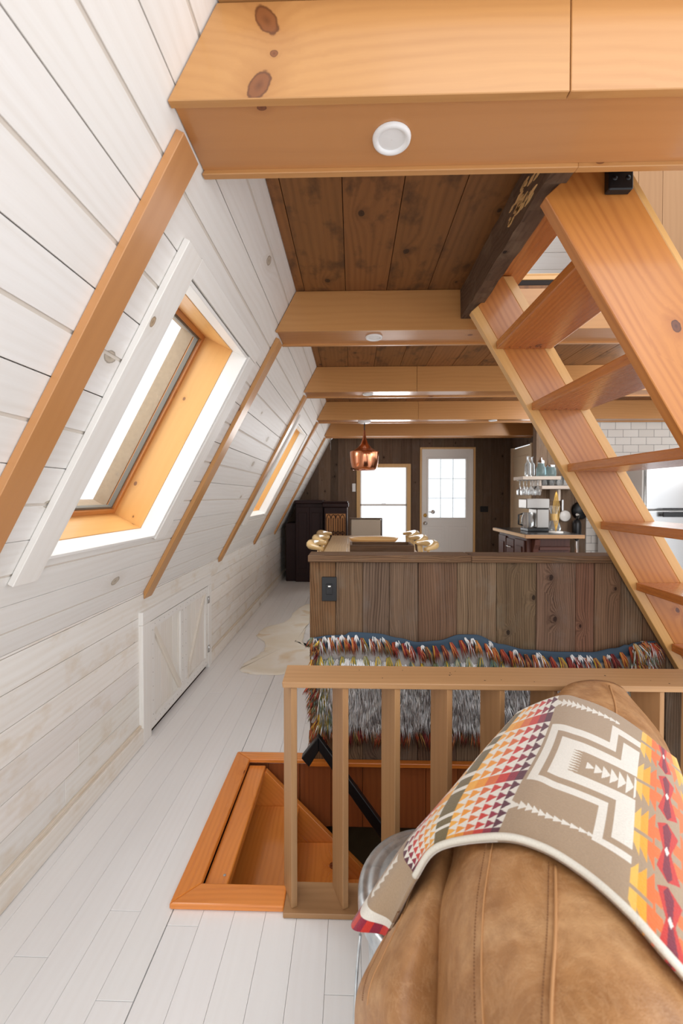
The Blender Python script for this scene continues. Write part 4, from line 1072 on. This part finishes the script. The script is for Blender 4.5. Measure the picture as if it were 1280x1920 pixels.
# antique cabinet and radio
cb = thing('dark_cabinet', (-.68, 6.4, 0), 'tall dark mahogany cabinet standing under the slope in the far left corner', 'cabinet')
m = MB(); m.box(-.83, -.42, 6.15, 6.62, .001, 1.15, 'z'); m.box(-.98, -.835, 6.2, 6.62, .001, .86, 'z'); part('body', m, DARKCAB, cb, .004)
m = MB(); m.box(-.835, -.425, 6.12, 6.63, 1.151, 1.20, 'x'); part('top', m, DARKCAB, cb, .008, seg=2)
for a in (-.82, -.622):
    m = MB(); m.box(a, a + .193, 6.135, 6.149, .12, 1.1, 'z'); dd = part('door', m, DARKCAB, cb, .003)
    m = MB(); m.box(a + .035, a + .158, 6.127, 6.134, .2, 1.02, 'z'); part('raised_panel', m, DARKCAB, dd, .003)
rd = thing('antique_radio', (-.22, 6.2, 0), 'antique wooden floor radio with a gothic arched amber speaker grille', 'radio')
m = MB(); m.box(-.40, -.07, 6.0, 6.35, .06, 1.10, 'z'); part('body', m, DARKCAB, rd, .006)
m = MB(); m.box(-.42, -.05, 5.97, 6.36, 1.101, 1.16, 'x'); m.box(-.41, -.06, 5.98, 6.35, 1.161, 1.185, 'x'); part('top', m, DARKCAB, rd, .01, seg=2)
m = MB(); m.box(-.375, -.095, 5.990, 5.998, .68, 1.03, 'z'); gr = part('grille_cloth', m, BEIGEGRILL, rd)
m = MB()
for q in range(9):
    x = -.365 + q * .0325; h = (.98 if q in (2, 6) else 1.0) if q in (4,) else .95
    m.box(x - (.005 if q % 2 else .0035), x + (.005 if q % 2 else .0035), 5.978, 5.989, .70, h, 'z')
for q in range(4):
    c_ = -.3325 + q * .065; pts = [(c_ - .03 * math.cos(a_), 5.983, .94 + .055 * math.sin(a_)) for a_ in [math.pi * k / 10 for k in range(11)]]; m.tube(pts, .005, 6)
for q in range(4):
    c_ = -.3325 + q * .065; pts = [(c_ - .022 * math.cos(a_), 5.983, .735 + .022 * math.sin(a_)) for a_ in [2 * math.pi * k / 12 for k in range(12)]]; m.tube(pts, .005, 6, close=True)
for z in (.69, 1.02): m.box(-.378, -.092, 5.978, 5.989, z - .01, z + .01, 'x')
part('fretwork', m, DARKCAB, gr)
for x in (-.39, -.12):
    for y in (6.01, 6.29): m = MB(); m.box(x, x + .045, y, y + .045, .001, .06, 'z'); part('foot', m, DARKCAB, rd, .003)
# switches on the back wall
s_ = thing('outlet_plate', (2.08, 6.69, 1.05), 'black double switch plate on the dark boards right of the back door', 'switch')
m = MB(); m.box(2.02, 2.14, 6.69, 6.6985, 1.01, 1.1); part('plate', m, BLACKP, s_, .002)
for x in (2.05, 2.09): m = MB(); m.box(x, x + .02, 6.684, 6.6898, 1.035, 1.075); part('rocker', m, BLACKP, s_, .001)
s_ = thing('thermostat', (.04, 6.69, 1.35), 'small white thermostat on the boards beside the back window', 'thermostat')
m = MB(); m.box(.0, .055, 6.68, 6.6985, 1.33, 1.46); part('cover', m, PLASTIC, s_, .004)

# ------------------------------------------------------------------ coffee bar
cf = thing('coffee_cabinet', (1.75, 4.1, 0), 'cherry-brown sideboard with drawers and dark top carrying the coffee things', 'cabinet')
m = MB(); m.box(1.56, 1.94, 3.8, 4.5, .08, .885, 'z'); m.box(1.6, 1.92, 3.84, 4.46, .001, .08, 'z'); part('body', m, BARCAB, cf, .003)
m = MB(); m.box(1.52, 2.02, 3.72, 4.54, .887, .925, 'y'); part('worktop', m, STONE, cf, .003)
m = MB(); m.box(1.505, 1.519, 3.71, 4.55, .893, .922, 'y'); part('edge_strip', m, LIVEEDGE, cf, .004)
m = MB(); m.box(1.505, 2.02, 3.70, 3.719, .890, .922, 'x'); part('edge_strip', m, RAIL, cf, .004)
for y0, y1 in ((3.83, 4.05), (4.28, 4.48)):
    m = MB(); m.box(1.545, 1.559, y0, y1, .12, .86, 'z'); d_ = part('door', m, BARCAB, cf, .003)
    m = MB(); m.box(1.537, 1.544, y0 + .04, y1 - .04, .2, .8, 'z'); part('raised_panel', m, BARCAB, d_, .003)
for q in range(4):
    z = .68 - q * .18; m = MB(); m.box(1.545, 1.559, 4.07, 4.26, z, z + .165, 'y'); d_ = part('drawer', m, BARCAB, cf, .003)
    m = MB(); m.tube([(1.545, 4.12, z + .09), (1.525, 4.13, z + .09), (1.525, 4.2, z + .09), (1.545, 4.21, z + .09)], .006, 6); part('handle', m, STEEL, d_)
m = MB(); m.prism([(3.8, .88), (3.725, .88), (3.735, .83), (3.76, .79), (3.77, .74), (3.8, .72)], 'x', 1.6, 1.65, (0, 0, 1)); part('corbel', m, BARCAB, cf, .003)
m = MB(); m.box(1.66, 1.93, 3.77, 3.799, .78, .81, 'x'); m.box(1.66, 1.93, 3.785, 3.799, .15, .75, 'z'); part('end_panel', m, BARCAB, cf, .003)
cm = thing('coffee_maker', (1.68, 4.05, .925), 'stainless drip coffee maker with glass jug on the cherry sideboard', 'coffee maker')
m = MB(); m.box(1.66, 1.86, 4.02, 4.2, .926, .955); part('base', m, BLACKP, cm, .004)
m = MB(); m.box(1.74, 1.86, 4.02, 4.2, .956, 1.14); part('water_tank', m, DKSTEEL, cm, .008)
m = MB(); m.box(1.64, 1.86, 4.01, 4.2, 1.141, 1.235); part('brew_head', m, DKSTEEL, cm, .008)
m = MB(); m.lathe((1.69, 4.11, .957), [(.001, 0), (.048, 0), (.056, .03), (.054, .09), (.04, .13), (.043, .145)], 24); jg = part('jug', m, CLEAR, cm)
m = MB(); m.tube([(1.64, 4.10, 1.09), (1.60, 4.09, 1.08), (1.60, 4.09, .99), (1.64, 4.1, .98)], .008, 8); part('jug_handle', m, BLACKP, jg)
cx = thing('pour_over_carafe', (1.9, 4.1, .926), 'hourglass glass pour-over carafe with wooden collar beside the coffee maker', 'carafe')
m = MB(); m.lathe((1.92, 4.06, .927), [(.001, 0), (.055, .002), (.06, .03), (.04, .09), (.024, .13), (.024, .15), (.04, .2), (.055, .24)], 28); part('glass_body', m, CLEAR, cx)
m = MB(); m.lathe((1.92, 4.06, .927), [(.034, .10), (.034, .165), (.027, .165)], 20); part('wood_collar', m, CHAIRW, cx)
gd = thing('gold_leaf_ornament', (1.83, 3.83, .926), 'gold wire feather-shaped ornament on a white base on the sideboard', 'ornament')
m = MB(); m.lathe((1.83, 3.83, .926), [(.001, .0), (.06, .0), (.06, .014), (.055, .018), (.001, .018)], 28); part('base', m, CERAM, gd)
m = MB()
for k in (-1, -.5, 0, .5, 1): m.tube([(1.83 + k * .028 * math.sin(math.pi * q / 14) , 3.83, .945 + .08 * (0 if q else 0) + q * .026) for q in range(15)], .0028, 6)
m.tube([(1.83, 3.83, .944), (1.83, 3.83, 1.0)], .004, 6); part('wire_feather', m, BRASS, gd)
# shelves with glasses
def shelf(x0, x1, z, y0, y1, label, mat):
    t = thing('wall_shelf', ((x0 + x1) / 2, y1, z), label, 'shelf', 'wooden shelves on the kitchen wall')
    m = MB(); m.box(x0, x1, y0, y1, z - .035, z, 'x'); part('board', m, mat, t, .003)
    m = MB(); m.box(x0 + .3 if x1 - x0 > .5 else x0 + .2, (x0 + .3 if x1 - x0 > .5 else x0 + .2) + .025, y1 - .2, y1 - .001, z - .16, z - .036, 'z'); part('bracket', m, mat, t, .002)
shelf(1.80, 2.2, 1.47, 4.5, 4.759, 'upper short wooden shelf holding bottles and blue jar by the cream door', SHELFW)
shelf(2.0, 2.42, 1.37, 4.5, 4.759, 'lower wooden shelf holding clear tumblers above the coffee corner', SHELFW)
gl = []
def glass_thing(name, prof, x, y, z, label, cat, grp, mat):
    t = thing(name, (x, y, z), label, cat, grp); m = MB(); m.lathe((0, 0, 0), prof, 16); part('bowl' if name == 'wine_glass' else 'body', m, mat, t, local=True); return t
TUM = [(.001, .0), (.026, .0), (.033, .10), (.031, .10), (.024, .006), (.001, .006)]
WG = [(.001, 0), (.03, -.002), (.03, -.005), (.005, -.008), (.004, -.07), (.02, -.085), (.034, -.11), (.033, -.15), (.028, -.165)]
BT = [(.001, 0), (.03, 0), (.032, .02), (.032, .13), (.012, .16), (.011, .2), (.014, .205), (.014, .215), (.001, .216)]
ORD = ['first', 'second', 'third', 'fourth', 'fifth']
t0 = glass_thing('tumbler', TUM, 2.05, 4.56, 1.371, 'first clear tumbler from the left, front row of the lower kitchen shelf', 'glass', 'tumblers on the lower shelf', CLEAR)
w0 = glass_thing('wine_glass', WG, 1.83, 4.55, 1.434, 'first hanging stemmed glass from the left, front row under the upper shelf', 'glass', 'glasses hanging under the upper shelf', CLEAR)
children_map()
for q in range(1, 9):
    c_ = copytree(t0); c_.location = (2.05 + (q % 5) * .075, 4.56 + (q // 5) * .09, 1.371); c_['label'] = '%s clear tumbler from the left, %s row of the lower kitchen shelf' % (ORD[q % 5], 'front' if q < 5 else 'back')
for q in range(1, 6):
    c_ = copytree(w0); c_.location = (1.83 + (q % 3) * .075, 4.55 + (q // 3) * .1, 1.434); c_['label'] = '%s hanging stemmed glass from the left, %s row under the upper shelf' % (ORD[q % 3], 'front' if q < 3 else 'back')
glass_thing('glass_bottle', BT, 1.88, 4.57, 1.471, 'tall clear bottle at the left end of the upper shelf', 'bottle', None, CLEAR)
glass_thing('glass_bottle', BT, 1.95, 4.64, 1.471, 'shorter bottle just right of the tall one on the upper shelf', 'bottle', None, CLEAR)
t = thing('blue_jar', (2.02, 4.57, 1.471), 'pale blue glass jar with silver lid on the upper shelf', 'jar')
m = MB(); m.lathe((2.02, 4.57, 1.471), [(.001, 0), (.045, 0), (.048, .02), (.048, .09), (.035, .11), (.03, .14)], 24); part('body', m, BLUEG, t)
m = MB(); m.lathe((2.02, 4.57, 1.471), [(.034, .14), (.034, .165), (.012, .18), (.012, .2), (.001, .202)], 24); part('lid', m, STEEL, t)
t = thing('blue_jar', (2.12, 4.57, 1.471), 'second pale blue jar, wider, at the right end of the upper shelf', 'jar')
m = MB(); m.lathe((2.12, 4.57, 1.471), [(.001, 0), (.055, 0), (.058, .02), (.055, .08), (.04, .1)], 24); part('body', m, BLUEG, t)
m = MB(); m.lathe((2.12, 4.57, 1.471), [(.044, .1), (.044, .12), (.001, .125)], 24); part('lid', m, STEEL, t)
# pans hanging on the grey boards
RXm = Matrix.Rotation(math.radians(90), 3, 'X')
t = thing('hanging_ladle', (2.34, 4.7, 1.0), 'round white enamel skimmer hanging by its steel handle on the grey boards', 'utensil')
m = MB(); m.lathe((2.36, 4.735, 1.04), [(.001, .012), (.055, .01), (.065, .0), (.001, -.002)], 26, M=RXm); part('disc', m, CERAM, t)
m = MB(); m.box(2.325, 2.345, 4.735, 4.743, 1.06, 1.22); part('handle', m, STEEL, t, .002)
t = thing('frying_pan', (2.47, 4.72, 1.1), 'dark round frying pan hanging on the boards beside the stair', 'pan')
m = MB(); m.lathe((2.535, 4.745, 1.1), [(.001, .035), (.08, .035), (.1, .0), (.001, -.002)], 30, M=RXm); part('pan_body', m, BLACK, t)
m = MB(); m.box(2.525, 2.545, 4.735, 4.745, 1.19, 1.33); part('handle', m, BLACK, t, .002)
t = thing('stick_vacuum', (2.45, 4.6, 0), 'black and silver upright stick vacuum standing against the grey boards', 'vacuum')
m = MB(); m.tube([(2.45, 4.66, .06), (2.45, 4.66, .82)], .022, 12); part('tube', m, CHROME, t)
m = MB(); m.lathe((2.45, 4.66, .80), [(.001, 0), (.035, 0), (.045, .05), (.045, .16), (.03, .2), (.001, .2)], 20); part('motor', m, BLACKP, t)
m = MB(); m.tube([(2.45, 4.66, 1.0), (2.45, 4.62, 1.06), (2.42, 4.6, 1.06)], .014, 10); part('handle', m, STEEL, t)
m = MB(); m.box(2.34, 2.56, 4.58, 4.70, .001, .06); part('floor_head', m, BLACKP, t, .01)
# fridge
fg = thing('refrigerator', (3.1, 4.3, 0), 'stainless steel refrigerator half hidden behind the open stair, dark horizontal handle', 'refrigerator')
m = MB(); m.box(2.69, 3.6, 3.98, 4.68, .02, 1.66); part('body', m, WPAINT, fg, .004)
m = MB(); m.box(2.70, 3.59, 3.935, 3.978, 1.135, 1.65); part('upper_door', m, STEEL, fg, .01, seg=2)
m = MB(); m.box(2.70, 3.59, 3.935, 3.978, .06, 1.125); d_ = part('lower_door', m, STEEL, fg, .01, seg=2)
m = MB(); m.box(2.82, 3.5, 3.89, 3.905, 1.07, 1.115); m.box(2.82, 2.84, 3.905, 3.934, 1.08, 1.1); m.box(3.48, 3.5, 3.905, 3.934, 1.08, 1.1); m.box(2.82, 3.5, 3.895, 3.905, 1.14, 1.15); part('handle', m, BLACKP, d_, .003)
